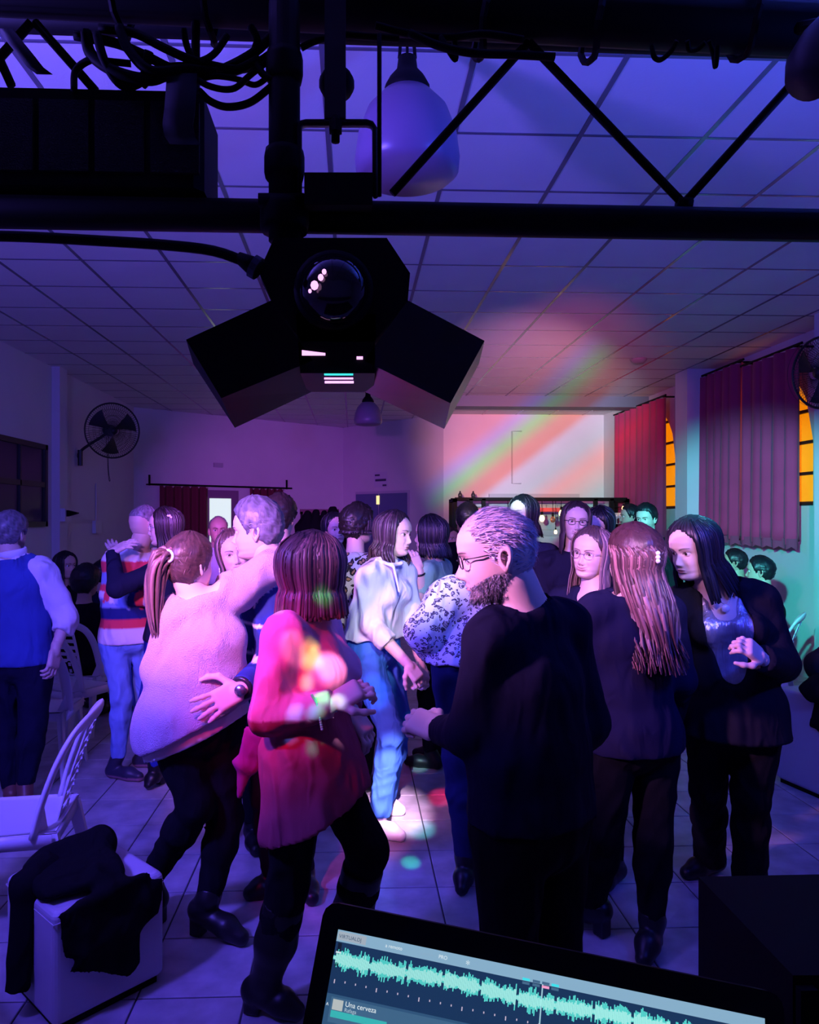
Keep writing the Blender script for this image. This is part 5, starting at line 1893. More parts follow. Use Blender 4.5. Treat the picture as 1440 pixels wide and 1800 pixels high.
def shoe(t, A_, Fp, K, T, b, lod):
    d = norm((Fp - A_) * [1, 1, 0])
    tilt = norm(Fp - A_)
    sd = np.cross(d, (0, 0, 1))
    heel_h = {'shoe': .0, 'boot': .055, 'heel': .06, 'flat': 0, 'knee': .03}[T['kind']]
    L = np.linalg.norm((Fp - A_) * [1, 1, 0])
    z0 = min(A_[2], Fp[2])
    floor = T.get('floor', 0.004)
    bx = A_ - d * .045
    pts = [np.array([bx[0], bx[1], floor + .035 + heel_h]), np.array([*(A_ + d * L * .55)[:2], floor + .034 + heel_h * .35]), np.array([*(A_ + d * L)[:2], floor + .026])]
    if T.get('free'):          # foot off the ground: follow the given toe point
        pts = [A_ - tilt * .04 - [0, 0, .03], lerp(A_, Fp, .55) - [0, 0, .02], Fp]
    g = [[Cap(pts[0], pts[1], .037 * b, .042 * b), Cap(pts[1], pts[2], .042 * b, .030 * b), Cap(pts[0] + [0, 0, .01], A_ + [0, 0, .02], .037 * b, .043 * b)]]
    if T['kind'] in ('boot', 'heel'):
        g[0].append(Cap(A_ + [0, 0, .02], lerp(A_, K, .16), .043 * b, .046 * b, cut=True))
    if T['kind'] == 'knee':
        g[0].append(Cap(A_ + [0, 0, .02], lerp(A_, K, .45), .046 * b, .066 * b))
        g[0].append(Cap(lerp(A_, K, .45), lerp(A_, K, .85), .066 * b, .066 * b, cut=True))
    cuts = [] if T.get('free') else [((0, 0, floor), (0, 0, -1))]
    if heel_h and not T.get('free'):
        hc = pts[0] + [0, 0, -.02]
        g.append([Blk(np.array([hc[0], hc[1], floor + heel_h / 2 + .01]), [d, sd, (0, 0, 1)], [.026, .026, heel_h / 2 + .012], .006)])
        # instep arch carved
        minus = [Cap(np.array([*(A_ + d * .045)[:2], floor - .03]) - sd * .1, np.array([*(A_ + d * .045)[:2], floor - .03]) + sd * .1, .03 + heel_h * .62, .03 + heel_h * .62)]
    else:
        minus = []
    hh = {0: .006, 1: .008, 2: .012}[lod]
    v, q = sdf_mesh(g, hh, .02, .006, cuts, minus)
    c = np.ones((len(v), 3)) * np.array(T['col'])
    if T['sole'] is not None:
        c[v[:, 2] < floor + .022] = T['sole']
    me = mesh_np('shoe', v - wloc(t), q, M_LEATHER, True, c)
    ob = bpy.data.objects.new('shoe', me)
    COL.objects.link(ob)
    ob.parent = t

def headpart(p, hs, name, mb, m, smooth=True):
    """attach a mesh given in local head coords"""
    V = np.vstack(mb.V) * hs @ p.fr + p.W['H']
    o = wloc(p.t)
    me = mesh_np(name, V - o, mb.F, m, smooth, None, mb.M)
    ob = bpy.data.objects.new(name, me)
    COL.objects.link(ob)
    ob.parent = p.t
    return ob

def glasses(p, hs, m=M_FRAME, r=.0016, wide=.021, tall=.016, square=2.6):
    mb = MB()
    for s_ in (-1, 1):
        a = np.linspace(0, 2 * math.pi, 24, endpoint=False)
        pts = []
        for x in a:
            cx, cz = math.cos(x), math.sin(x)
            pts.append([s_ * .033 + wide * np.sign(cx) * abs(cx) ** (2 / square), .094 - .25 * abs(s_ * .033 + wide * cx - s_ * .012) * .6, -.003 + tall * np.sign(cz) * abs(cz) ** (2 / square)])
        mb.tube(pts, r, 6, closed=True)
        mb.tube([(s_ * .054, .084, .004), (s_ * .074, .05, .004), (s_ * .078, -.01, .003), (s_ * .076, -.03, -.012)], r, 6)
    mb.tube([(-.0125, .0955, .001), (0, .099, .003), (.0125, .0955, .001)], r, 6)
    return headpart(p, hs, 'glasses', mb, m)

def blob(c, r, n=10):
    return MB().lathe([(r * math.sin(a), -r * math.cos(a)) for a in np.linspace(0, math.pi, n)], c, 12)
# ================================================================== THE CROWD
def stand(hx, hy, Z, yaw, hs=.95, half=.17, bend=0.0, armf=.06, **over):
    """joints of a plainly standing figure (world points) whose head is at (hx,hy)"""
    H = at(hx, hy, Z)
    f, r_ = frame_from(yaw)[1], frame_from(yaw)[0]
    s = H[2] / 1.55
    u = np.array([0, 0, 1.0])
    J = {'H': H}
    J['N'] = H - u * .19 * s - f * (.025 + bend)
    for k, sg in (('L', -1), ('R', 1)):
        J['S' + k] = J['N'] + r_ * sg * half * s - u * .055 * s
        J['E' + k] = J['S' + k] + r_ * sg * .06 * s - u * .27 * s - f * .02
        J['W' + k] = J['E' + k] - r_ * sg * .03 * s - u * .20 * s + f * (armf + .06)
        J['T' + k] = J['W' + k] - u * .1 + f * .03
    P_ = J['N'] - f * bend * .5
    J['P'] = np.array([P_[0], P_[1], .90 * s])
    for k, sg in (('L', -1), ('R', 1)):
        hp = J['P'] + r_ * sg * .09
        J['K' + k] = np.array([hp[0], hp[1], .49 * s]) + f * .02
        J['A' + k] = np.array([hp[0], hp[1], .09])
        J['F' + k] = J['A' + k] + f * .15 - u * .05
    for k, v in over.items():
        J[k] = at(*v)
    return J

def seated(hx, hy, Z, yaw, **over):
    H = at(hx, hy, Z)
    f, r_ = frame_from(yaw)[1], frame_from(yaw)[0]
    u = np.array([0, 0, 1.0])
    J = {'H': H, 'N': H - u * .19 - f * .03}
    for k, sg in (('L', -1), ('R', 1)):
        J['S' + k] = J['N'] + r_ * sg * .17 - u * .05
        J['E' + k] = J['S' + k] + r_ * sg * .05 - u * .25 + f * .05
        J['W' + k] = J['E' + k] - r_ * sg * .08 - u * .08 + f * .2
        J['T' + k] = J['W' + k] + f * .1
        hp = np.array([J['N'][0], J['N'][1], .53]) + r_ * sg * .09 - f * .05
        J['K' + k] = hp + f * .42
        J['A' + k] = hp * [1, 1, 0] + f * .42 + u * .09
        J['F' + k] = J['A' + k] + f * .15 - u * .05
    J['P'] = np.array([J['N'][0], J['N'][1], .55]) - f * .05
    for k, v in over.items():
        J[k] = at(*v)
    return J

SKW = (.66, .45, .37)
SKL = (.72, .52, .45)
SKD = (.50, .31, .23)
BLK = (.006, .006, .009)
NAVY = (.014, .016, .05)
DARK = (.02, .014, .012)
BRN = (.07, .035, .025)

def col_z(stops, default):
    def f(v):
        c = np.ones((len(v), 3)) * np.array(default)
        for z0, z1_, cc in stops:
            m = (v[:, 2] >= z0) & (v[:, 2] < z1_)
            c[m] = cc
        return c
    return f

# ---- waiter, left edge
p1 = person('person in blue waistcoat with rolled white sleeves, grey hair, back turned at left edge', 4.2,
    dict(H=(18, 936), N=(22, 982), SL=(-34, 1008), SR=(72, 1006), EL=(-62, 1090, -.05), WL=(-48, 1160, -.2), TL=(-40, 1190, -.22), ER=(117, 1085, .0), WR=(98, 1140, -.10), TR=(92, 1178, -.14),
         P=(33, 1150), KL=(8, 1275, .05), AL=(20, 1385, .08), FL=(18, 1395, .28), KR=(58, 1270, 0), AR=(44, 1382, 0), FR=(40, 1398, .2)),
    172, fem=False, b=1.06, fat=1.06, lod=1, skin=SKW, head=dict(beard=(.06, .05, .05), stub=((.16, .15, .17), 'man')),
    hair=joinp([hair_cap('man', .013, color=(.13, .12, .14), streak=.5, rough=.004, seed=2), strands('man', 700, .03, 1, (.05, .05, .06), (.45, .42, .48))]),
    top=[dict(name='shirt', col=(.72, .66, .75), o=.014, sleeve='M', ar=1.25, fold=.009, ff=26, neck=.75),
         dict(name='waistcoat', col=(.045, .075, .30), o=.026, sleeve=None, fold=.003, neck=.0, cutlow=.05)],
    bottom=dict(col=(.012, .012, .035), r=1.12), shoes=dict(col=(.20, .08, .06)), hands=dict(R=dict(n=(1, -.3, 0), curl=.6), L=dict(n=(-1, -.3, 0))))

def collar(p, col, r=.066, hgt=.02):
    n_, h_ = p.W['N'], p.W['H']
    d = norm(h_ - n_)
    c = n_ + d * .035
    u = norm(np.cross(d, (0, 1, 0)))
    v = np.cross(d, u)
    ring = [c + r * (math.cos(x) * u + math.sin(x) * v) - d * .012 * math.sin(x) for x in np.linspace(0, 2 * math.pi, 28, endpoint=False)]
    od = np.array([norm(q - c) for q in ring])
    return MB().tube(ring, hgt, 8, 0, (od, .9, .30), True).build('collar', mat('collar_white', (.74, .70, .76), .8), p.t, True)
collar(p1, None, .072, .026)

# ---- couple hugging, left
def stripe(v):
    z = lambda py: 1.62 - (py - 908) * .003566
    c = np.ones((len(v), 3)) * np.array((.02, .03, .16))
    W, RD, LB, NV = (.78, .72, .80), (.75, .06, .10), (.25, .33, .62), (.02, .03, .16)
    for a, b_, cc in ((958, 985, W), (985, 1003, RD), (1003, 1022, LB), (1022, 1034, RD), (1034, 1048, W), (1048, 1062, LB), (1062, 1082, NV), (1082, 1099, RD), (1099, 1130, W)):
        m = (v[:, 2] <= z(a)) & (v[:, 2] > z(b_))
        c[m] = cc
    a, b_ = at(192, 1045, 4.55), at(276, 1058, 4.43)
    ab = b_ - a
    t = ((v - a) @ ab) / (ab @ ab)
    d = np.linalg.norm(v - a - np.clip(t, 0, 1)[:, None] * ab, axis=1)
    m = (d < .072) & (t > .02)
    seq = [(.02, .15, RD), (.15, .32, W), (.32, .48, LB), (.48, .62, NV), (.62, .8, RD), (.8, 2, W)]
    for t0, t1, cc in seq:
        c[m & (t >= t0) & (t < t1)] = cc
    return c
p2 = person('balding person in red, white and blue striped sweater and light jeans, hugging a person', 4.6,
    dict(H=(256, 922), N=(240, 968), SL=(200, 988, -.03), SR=(284, 985, .1), EL=(192, 1045, -.05), WL=(276, 1058, -.17), TL=(310, 1062, -.2), ER=(315, 1045, .22), WR=(330, 1010, .15), TR=(335, 980, .1),
         P=(226, 1112), KL=(214, 1225, -.04), AL=(207, 1335, 0), FL=(244, 1353, -.06), KR=(252, 1225, .12), AR=(256, 1322, .2), FR=(285, 1330, .2)),
    140, fem=False, lod=1, skin=SKW, head=dict(stub=((.20, .17, .2), 'bald')),
    hair=hair_cap('bald', .007, color=(.2, .18, .2), streak=.5, seed=3),
    top=dict(name='striped_sweater', col=stripe, o=.016, fold=.004, neck=.15, cutlow=.06, loose=.01),
    bottom=dict(col=(.17, .31, .70), name='jeans', fold=.006), shoes=dict(col=(.03, .03, .06), sole=(.3, .15, .2)), hands=dict(L=dict(n=(0, -1, 0))))
p3 = person('person with white glasses and dark hair with flower clip, embracing the striped sweater', 4.45,
    dict(H=(290, 926), N=(309, 974), SL=(298, 994, -.12), SR=(318, 986, .2), EL=(205, 1034, -.24), WL=(198, 970, -.08), TL=(225, 955, -.10), ER=(240, 1010, .42), WR=(215, 985, .36), TR=(205, 970, .34),
         P=(290, 1110), KL=(264, 1230, -.05), AL=(274, 1352, 0), FL=(262, 1376, -.06), KR=(298, 1230, .15), AR=(298, 1340, .2), FR=(285, 1355, .2)),
    -78, hs=.96, lod=1, skin=SKL, pitch=4,
    hair=joinp([hair_cap('woman', .014, color=DARK), locks(.25, 46, 4, DARK, (.06, .04, .06), face=62, back=.05)]),
    top=dict(name='blouse', col=(.012, .013, .035), o=.014, fold=.003, neck=.1),
    bottom=dict(col=(.02, .04, .30), name='jeans'), shoes=dict(col=BLK, kind='boot'), hands=dict(L=dict(n=(-.3, -.6, .8), side=1, curl=.35)))
glasses(p3, .96, mat('white_spectacle_frame', (.8, .75, .78), .3), .0022)
mb = MB()
for k in range(6):
    a = k * 1.047
    mb.add(*[(np.vstack(q.V), q.F) for q in [blob((-.078, -.03 + .012 * math.cos(a), .055 + .012 * math.sin(a)), .010, 6)]][0])
headpart(p3, .96, 'hair_clip', mb, M_PEARL)

# ---- couple in front left: lilac sweater and grey-haired man
p4 = person('person in sparkling lilac sweater with ponytail and heeled boots, arm over a grey haired person', 2.85,
    dict(H=(334, 990), N=(354, 1048), SL=(312, 1082, -.02), SR=(408, 1040, .04), EL=(280, 1178, -.03), WL=(312, 1250, .12), TL=(330, 1275, .2), ER=(482, 996, .10), WR=(534, 962, .16), TR=(560, 950, .2),
         P=(346, 1262), C=(365, 1125, .0), KL=(346, 1415, -.04), AL=(262, 1548, .12), FL=(225, 1590, .16), KR=(396, 1440, .06), AR=(366, 1588, 0), FR=(424, 1632, -.06)),
    148, hs=.97, lod=0, skin=SKL, b=1.02, fat=1.06,
    hair=joinp([hair_cap('woman', .014, color=(.07, .035, .03), streak=.5, rough=.003), strands('woman', 450, .06, 5, (.08, .04, .035), (.25, .14, .12), .93, .0012),
                bunch([(.0, -.10, .035), (-.02, -.135, .03), (-.035, -.15, -.03), (-.045, -.145, -.12), (-.05, -.135, -.20), (-.05, -.12, -.29)], 46, .034, 6, (.10, .05, .045), (.32, .17, .16), .010)]),
    top=[dict(name='undershirt', col=(.8, .76, .8), o=.010, loose=.014, sleeve=None, fold=.003, hem=.105, neck=.05, hemn=(.42, 0, -.9)),
         dict(name='sweater', col=(.60, .42, .56), mat=M_KNIT, o=.024, loose=.032, fold=.010, ff=13, neck=.12, ar=1.12, hem=.055, hemn=(.42, 0, -.9), st=(1, 1, .35))],
    bottom=dict(col=(.008, .008, .010), r=1.04), shoes=dict(col=(.012, .011, .011), kind='boot'), hands=dict(R=dict(n=(.2, -.3, 1), curl=.5), L=dict(n=(-1, 0, 0))))
mb = MB().tube([(-.0 + .028 * math.cos(a), -.118, .034 + .022 * math.sin(a)) for a in np.linspace(0, 2 * math.pi, 20, endpoint=False)], .006, 6, closed=True)
headpart(p4, .97, 'hair_tie', mb, M_PEARL)

def piping(v):
    c = np.ones((len(v), 3)) * np.array((.03, .05, .22))
    z = lambda py: 1.62 - (py - 908) * (2.95 / F)
    x = lambda px: at(px, 1000, 2.95)[0]
    W = (.8, .8, .85)
    for py in (1097, 1147):
        c[np.abs(v[:, 2] - z(py)) < .0075] = W
    pts = [(425, 1048), (448, 1062), (456, 1044), (492, 1022)]
    for (a, b_) in zip(pts[:-1], pts[1:]):
        xa, xb = x(a[0]), x(b_[0])
        t = (v[:, 0] - xa) / (xb - xa)
        m = (t >= 0) & (t <= 1) & (np.abs(v[:, 2] - (z(a[1]) + t * (z(b_[1]) - z(a[1])))) < .009)
        c[m] = W
    return c
p5 = person('grey haired person in navy jacket with white piping, hand on the lilac sweater', 3.12,
    dict(H=(452, 932), N=(484, 988), SL=(470, 1046, -.10), SR=(492, 1030, .2), EL=(472, 1165, -.22), WL=(425, 1209, -.42), TL=(372, 1240, -.47), ER=(430, 1120, .30), WR=(385, 1150, .10), TR=(360, 1160, .0),
         P=(478, 1240), KL=(470, 1400, -.1), AL=(478, 1535, .05), FL=(440, 1560, .0), KR=(515, 1400, .1), AR=(536, 1540, .08), FR=(548, 1590, -.05)),
    -98, fem=False, hs=1.04, b=1.04, lod=0, skin=SKL, pitch=6, head=dict(smile=.6, stub=((.42, .40, .44), 'man')),
    hair=joinp([hair_cap('man', .012, color=(.13, .12, .15), streak=.5, rough=.004, seed=8, top=.016), strands('man', 2600, .028, 9, (.05, .05, .07), (.55, .52, .60), .75, .0013)]),
    top=dict(name='jacket', col=piping, o=.018, fold=.006, neck=.2, cutlow=.08),
    bottom=dict(col=(.010, .010, .016)), shoes=dict(col=BLK), hands=dict(L=dict(n=(-.1, -1, .15), side=-1, curl=.12, spread=1.5, thumb=1.0, sc=1.06)))
def wrist_part(p, s_, name, m, r=.034, th=.007, t=.06):
    a, b_ = p.W['W' + s_], p.W['E' + s_]
    d = norm(b_ - a)
    u = norm(np.cross(d, (0, 1, .2)))
    v = np.cross(d, u)
    c = a + d * t
    mb = MB().tube([c + r * (math.cos(x) * u + math.sin(x) * v) for x in np.linspace(0, 2 * math.pi, 24, endpoint=False)], th, 8, closed=True)
    return mb.build(name, m, p.t, True), c, d, u, v
wo, c, d, u, v = wrist_part(p5, 'L', 'watch_strap', mat('watch_black', (.02, .02, .03), .3), .036, .010, .0)
MB().lathe([(0, 0), (.019, 0), (.021, .004), (.020, .010), (0, .011)], c + np.array([0, -1, 0]) * .036, 20, axis=np.array([[1, 0, 0], [0, 0, 1], [0, -1, 0]])).build('watch_dial', mat('watch_steel', (.4, .4, .5), .25, metal=.9), wo, True)

# ---- woman in red, front
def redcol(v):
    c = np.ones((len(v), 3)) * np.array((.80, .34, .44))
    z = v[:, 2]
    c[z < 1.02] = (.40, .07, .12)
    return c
p6 = person('person with brown bob in red tunic and black boots, dappled with coloured light', 2.4,
    dict(H=(550, 1004), N=(532, 1076), SR=(500, 1122, -.11), SL=(566, 1108, .2), ER=(470, 1258, -.17), WR=(585, 1238, -.20), TR=(640, 1205, -.19), EL=(598, 1190, .15), WL=(618, 1248, .05), TL=(648, 1292, .02),
         C=(545, 1165, .02), P=(545, 1320), HEM=(562, 1428, 0), KL=(646, 1492, -.05), AL=(600, 1690, .10), FL=(640, 1745, .05), KR=(506, 1560, -.03), AR=(468, 1732, 0), FR=(520, 1788, -.03)),
    112, hs=1.0, lod=0, skin=SKL, b=1.02, fat=1.04,
    hair=joinp([hair_cap('woman', .022, color=(.08, .03, .03), streak=.2, rough=.002), locks(.108, 64, 10, (.085, .032, .035), (.24, .10, .11), face=38, flare=.012, back=.0, width=.017, inward=.0, layers=3, tipw=.7)]),
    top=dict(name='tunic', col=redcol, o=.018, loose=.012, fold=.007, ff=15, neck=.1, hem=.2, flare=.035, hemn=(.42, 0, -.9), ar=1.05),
    bottom=dict(col=(.007, .007, .008), r=1.0, name='leggings'), shoes=dict(col=(.006, .006, .007), kind='knee'), hands=dict(R=dict(n=(-.2, -.6, .7), side=-1, curl=1.0, sc=.95), L=dict(n=(.6, -.5, .5), side=-1, curl=.6)))
# loose cardigan tail behind her and bead strings
softobj('cardigan_tail', [[Ell(at(458, 1290, 2.40), at(432, 1345, 2.42), (1, 0, 0), .06, .02, .035, .014), Ell(at(432, 1345, 2.42), at(420, 1400, 2.43), (1, 0, 0), .03, .014, .012, .008)]], .008, M_CLOTH, p6.t, fold=(.004, 25), colf=lambda v: np.ones((len(v), 3)) * np.array((.35, .03, .16)))
M_BEAD = mat('bead', (.5, .7, .5), .2, spec=.8)
for pts in ([(548, 1222), (556, 1236), (561, 1255), (566, 1282)],):
    mb = MB()
    for q in spline([at(x, y, 2.4 - .24) for x, y in pts], 22):
        bl = blob(q, .0042, 5)
        mb.add(np.vstack(bl.V), bl.F)
    mb.build('bead_bracelet', M_BEAD, p6.t, True)

# ---- girl in the white shirt, centre
p7 = person('person with dark wavy hair in white shirt, blue jeans and white trainers', 3.75,
    dict(H=(693, 938), N=(676, 988), SR=(651, 1016, -.10), SL=(706, 1008, .12), ER=(652, 1098, -.16), WR=(716, 1166, -.24), TR=(742, 1200, -.26), EL=(728, 1096, .06), WL=(738, 1165, -.08), TL=(748, 1198, -.14),
         P=(656, 1130), KR=(688, 1285, -.10), AR=(667, 1436, -.02), FR=(704, 1470, -.10), KL=(702, 1272, .10), AL=(676, 1408, .25), FL=(704, 1430, .22)),
    58, hs=.96, lod=0, skin=SKL, pitch=4, roll=3, head=dict(lip=(.5, .22, .2)),
    hair=joinp([hair_cap('woman', .013, color=(.03, .018, .022)), locks(.135, 46, 12, (.028, .016, .02), (.09, .05, .07), face=66, wave=.012, flare=.022, back=.01, width=.017)]),
    top=dict(name='shirt', col=(.74, .76, .82), o=.016, loose=.022, fold=.008, ff=20, neck=.5, ar=1.12, sleeve='M', cutlow=-.030),
    bottom=dict(col=(.05, .19, .62), name='jeans', fold=.006, flare=.012, r=1.04), shoes=dict(col=(.8, .76, .8), sole=(.8, .76, .8)),
    hands=dict(R=dict(n=(.2, -.6, .7), side=-1, curl=1.0), L=dict(n=(.6, -.5, .3), side=1, curl=.9)))
softobj('collar', [[Cap(at(662, 985, 3.66), at(690, 994, 3.62), .012, .010)], [Cap(at(690, 994, 3.62), at(706, 990, 3.68), .010, .010)], [Cap(at(692, 996, 3.60), at(702, 1040, 3.585), .007, .006)]], .005, M_CLOTH, p7.t, colf=lambda v: np.ones((len(v), 3)) * np.array((.74, .76, .82)))

# ---- people behind the girl
p8 = person('person with tousled dark hair in brown leopard blouse, behind the young person in white', 4.4, stand(630, 922, 4.4, 128), 128, lod=1, skin=SKW, hs=.97,
    hair=joinp([hair_cap('woman', .024, color=DARK, rough=.008), locks(.02, 40, 14, DARK, (.09, .06, .09), face=75, wave=.014, flare=.012, back=.0, width=.018)]),
    top=dict(name='blouse', mat=M_LEO, o=.02, loose=.02, fold=.004, neck=.3), bottom=dict(col=BLK), shoes=dict(col=BLK))
p9 = person('dark haired person in black with earrings, facing the camera before the coat rack', 5.2, stand(588, 930, 5.2, 24), 24, lod=1, skin=SKW, hs=.95, roll=-6, head=dict(openm=.25),
    hair=joinp([hair_cap('woman', .014, color=BLK), locks(.09, 30, 15, BLK, (.05, .04, .06), face=68)]),
    top=dict(name='sweater', col=BLK, neck=.7), bottom=dict(col=BLK), shoes=dict(col=BLK))
mb = MB()
for s_ in (-1, 1):
    bl = blob((s_ * .078, -.012, -.058), .008)
    mb.add(np.vstack(bl.V), bl.F)
headpart(p9, .95, 'earrings', mb, M_PEARL)
p10 = person('person with black bob in mint top whispering close to the person in the white shirt', 4.8,
    stand(757, 940, 4.8, -112, half=.19, EL=(742, 1045, 4.6), WL=(737, 1003, 4.55), TL=(722, 962, 4.57)), -112, lod=1, skin=SKL, hs=1.04,
    hair=joinp([hair_cap('woman', .018, color=BLK), locks(.105, 46, 16, BLK, (.05, .04, .07), face=60, back=.03, width=.018)]),
    top=dict(name='knit_top', col=(.34, .58, .44), o=.018, fold=.005, neck=.1, sleeve=('E', 'W')), bottom=dict(col=BLK), shoes=dict(col=BLK), hands=dict(L=dict(n=(.3, -1, 0), curl=.5)))
wrist_part(p10, 'L', 'bracelet', M_FRAME, .032, .006, .02)

# ---- animal print blouse woman bending behind the man in black
p11 = person('person bending in white animal print blouse, head hidden behind the bearded person', 3.2,
    dict(H=(880, 985, .30), N=(850, 1026, .12), SL=(787, 1054, -.05), SR=(886, 1055, .2), EL=(742, 1112, -.10), WL=(772, 1160, .06), TL=(790, 1180, .12), ER=(900, 1110, .25), WR=(880, 1150, .1), TR=(870, 1180, .05),
         P=(818, 1160), KL=(806, 1335, -.05), AL=(818, 1516, 0), FL=(812, 1548, -.08), KR=(850, 1330, .1), AR=(856, 1490, .2), FR=(870, 1520, .1)),
    -160, lod=0, skin=SKW, hs=.95, hair=hair_cap('woman', .02, color=DARK),
    top=dict(name='blouse', mat=M_LEOW, o=.022, loose=.028, fold=.010, ff=17, neck=.1, sleeve='M', ar=1.35, cutlow=.0),
    bottom=dict(col=(.015, .02, .075), name='jeans'), shoes=dict(col=BLK, kind='boot'))

# ---- big man in black, front
p12 = person('bearded balding person with glasses in black sweater, largest figure right of centre', 2.0,
    dict(H=(872, 972), N=(930, 1056, .02), SL=(864, 1128, -.06), SR=(990, 1100, .12), EL=(826, 1290, -.06), WL=(775, 1285, .10), TL=(722, 1262, .17), ER=(1034, 1270, .12), WR=(990, 1345, .22), TR=(960, 1370, .25),
         C=(925, 1200, .02), W=(930, 1320, 0), P=(935, 1425), KL=(895, 1680, -.05), AL=(890, 1895, -.05), FL=(850, 1940, -.02), KR=(975, 1680, .08), AR=(985, 1890, .1), FR=(940, 1930, .15)),
    -97, fem=False, hs=1.10, b=1.06, fat=1.10, lod=0, skin=SKL, pitch=13,
    head=dict(beard=(.34, .27, .27), brow=(.06, .05, .05)),
    hair=joinp([strands('reced', 2600, .030, 21, (.28, .24, .30), (.85, .76, .88), .90, .0010), strands('man', 900, .022, 22, (.3, .27, .33), (.7, .62, .75), .88, .0010)]),
    top=dict(name='sweater', col=(.007, .007, .022), o=.016, loose=.010, fold=.006, ff=11, neck=.10, ar=1.08, cutlow=.005),
    bottom=dict(col=(.006, .006, .007), r=1.1), shoes=dict(col=BLK), hands=dict(L=dict(n=(-.2, -.6, .8), side=-1, curl=1.1)))
glasses(p12, 1.10)
# beard bristles
def bristles(seed, n):
    r_ = np.random.default_rng(seed)
    V, Q, C = [], [], []
    while len(V) < n * 4:
        a = r_.uniform(-1.75, 1.75)
        z = r_.uniform(-.115, -.045)
        if abs(a) < .32 and z > -.082:
            continue
        if z > -.05 - .03 * math.cos(a) + .012:
            continue
        w_, f_ = prof(z, HW), prof(z, HF)
        p = np.array([w_ * np.sign(math.sin(a)) * abs(math.sin(a)) ** .86, f_ * max(0, math.cos(a)) ** .86 if math.cos(a) > 0 else prof(z, HB) * -abs(math.cos(a)), z])
        N = norm(p - [0, 0, -.05])
        fl_ = norm(N * .6 + np.array([0, .25, -.9]) + r_.normal(size=3) * .25)
        L = r_.uniform(.004, .009) + (.009 if z < -.095 else 0)
        sd = norm(np.cross(fl_, N + .01)) * .0012
        b = len(V)
        V += [p - sd, p + sd, p + fl_ * L * .6 + sd * .6, p + fl_ * L]
        Q += [(b, b + 1, b + 2), (b, b + 2, b + 3), (b + 1, b, b + 3), (b + 1, b + 3, b + 2)]
        g_ = r_.uniform() if z > -.095 else r_.uniform() * .35
        C += [np.array((.04, .04, .045)) * (1 - g_) + np.array((.7, .62, .70)) * g_] * 4
    return np.array(V), Q, np.array(C)
bv, bq, bc = bristles(5, 1300)
mb = mesh_np('beard', bv * 1.10 @ p12.fr + p12.W['H'] - wloc(p12.t), bq, M_HAIRS, False, bc)
bo = bpy.data.objects.new('beard', mb)
COL.objects.link(bo)
bo.parent = p12.t

# ---- group centre right
p13 = person('tall person with dark shoulder hair in navy blazer, turned left before the hanging bulbs', 4.6, stand(920, 903, 4.6, -52), -52, lod=1, skin=SKL, hs=.95,
    hair=joinp([hair_cap('woman', .016, color=BLK), locks(.12, 46, 24, BLK, (.05, .035, .05), face=58, back=.03, flare=.015)]),
    top=dict(name='blazer', col=(.016, .017, .045), o=.018, fold=.003, neck=.2, hem=.1), bottom=dict(col=BLK), shoes=dict(col=BLK))
p14 = person('person with dark rimmed glasses and dark jacket, facing the camera near the bulbs', 4.3, stand(1012, 917, 4.3, -10), -10, lod=1, skin=SKL, hs=.97, roll=4, head=dict(smile=.8),
    hair=joinp([hair_cap('woman', .013, color=(.025, .015, .018)), locks(.16, 44, 25, (.03, .018, .02), (.10, .06, .07), face=62, back=.0)]),
    top=dict(name='jacket', col=(.014, .013, .03), o=.02, fold=.006, neck=.3), bottom=dict(col=BLK), shoes=dict(col=BLK))
glasses(p14, .97)
p15 = person('person with glossy black hair bowing the head beside dark rimmed glasses', 4.85, stand(1054, 923, 4.85, -48), -48, lod=1, skin=SKL, hs=1.03, pitch=22, roll=10,
    hair=joinp([hair_cap('woman', .014, color=BLK), locks(.20, 46, 26, BLK, (.05, .05, .09), face=60, back=.02)]),
    top=dict(name='top', col=BLK), bottom=dict(col=BLK), shoes=dict(col=BLK))
p16 = person('smiling person with thin wire glasses and long streaked hair, in black', 3.25, stand(1040, 972, 3.25, -46, armf=.0), -46, lod=0, skin=SKL, hs=.96, pitch=2, roll=6, head=dict(smile=1.0),
    hair=joinp([hair_cap('woman', .013, color=(.06, .035, .04), streak=.3), locks(.26, 50, 27, (.05, .028, .035), (.40, .25, .27), face=68, back=.0, flare=.01, width=.014)]),
    top=dict(name='top', col=(.012, .012, .035), o=.015, neckv=.22), bottom=dict(col=BLK), shoes=dict(col=BLK))
glasses(p16, .96, mat('thin_wire', (.4, .3, .35), .3, metal=.8), .0011, .022, .018, 2.0)
p17 = person('person with long wavy half-up brown hair and pearl clip, back to the camera', 2.7,
    dict(H=(1114, 980), N=(1106, 1048), SL=(1046, 1076, -.02), SR=(1172, 1076, .06), EL=(1030, 1190, -.0), WL=(1060, 1265, .18), TL=(1075, 1285, .25), ER=(1196, 1195, .05), WR=(1180, 1275, .22), TR=(1170, 1295, .28),
         P=(1116, 1285), KL=(1062, 1465, .02), AL=(1042, 1600, .14), FL=(1018, 1632, .2), KR=(1148, 1480, 0), AR=(1146, 1626, -.01), FR=(1132, 1672, -.10)),
    -152, hs=1.0, lod=0, skin=SKW, b=1.03,
    hair=joinp([hair_cap('woman', .018, color=(.045, .018, .022), streak=.2), strands('woman', 500, .07, 30, (.08, .035, .035), (.28, .14, .14), .95, .0013),
                locks(.36, 52, 31, (.05, .022, .028), (.36, .18, .19), face=74, wave=.016, flare=.0, back=.10, width=.018, dens=2.6, wf=.50, flt=.40, tipw=.3, rootz=.03)]),
    top=dict(name='dark_top', col=(.010, .010, .032), o=.015, fold=.004, neck=.0, neckv=None, hem=.1), bottom=dict(col=(.006, .006, .008), r=1.02), shoes=dict(col=BLK, kind='boot'))
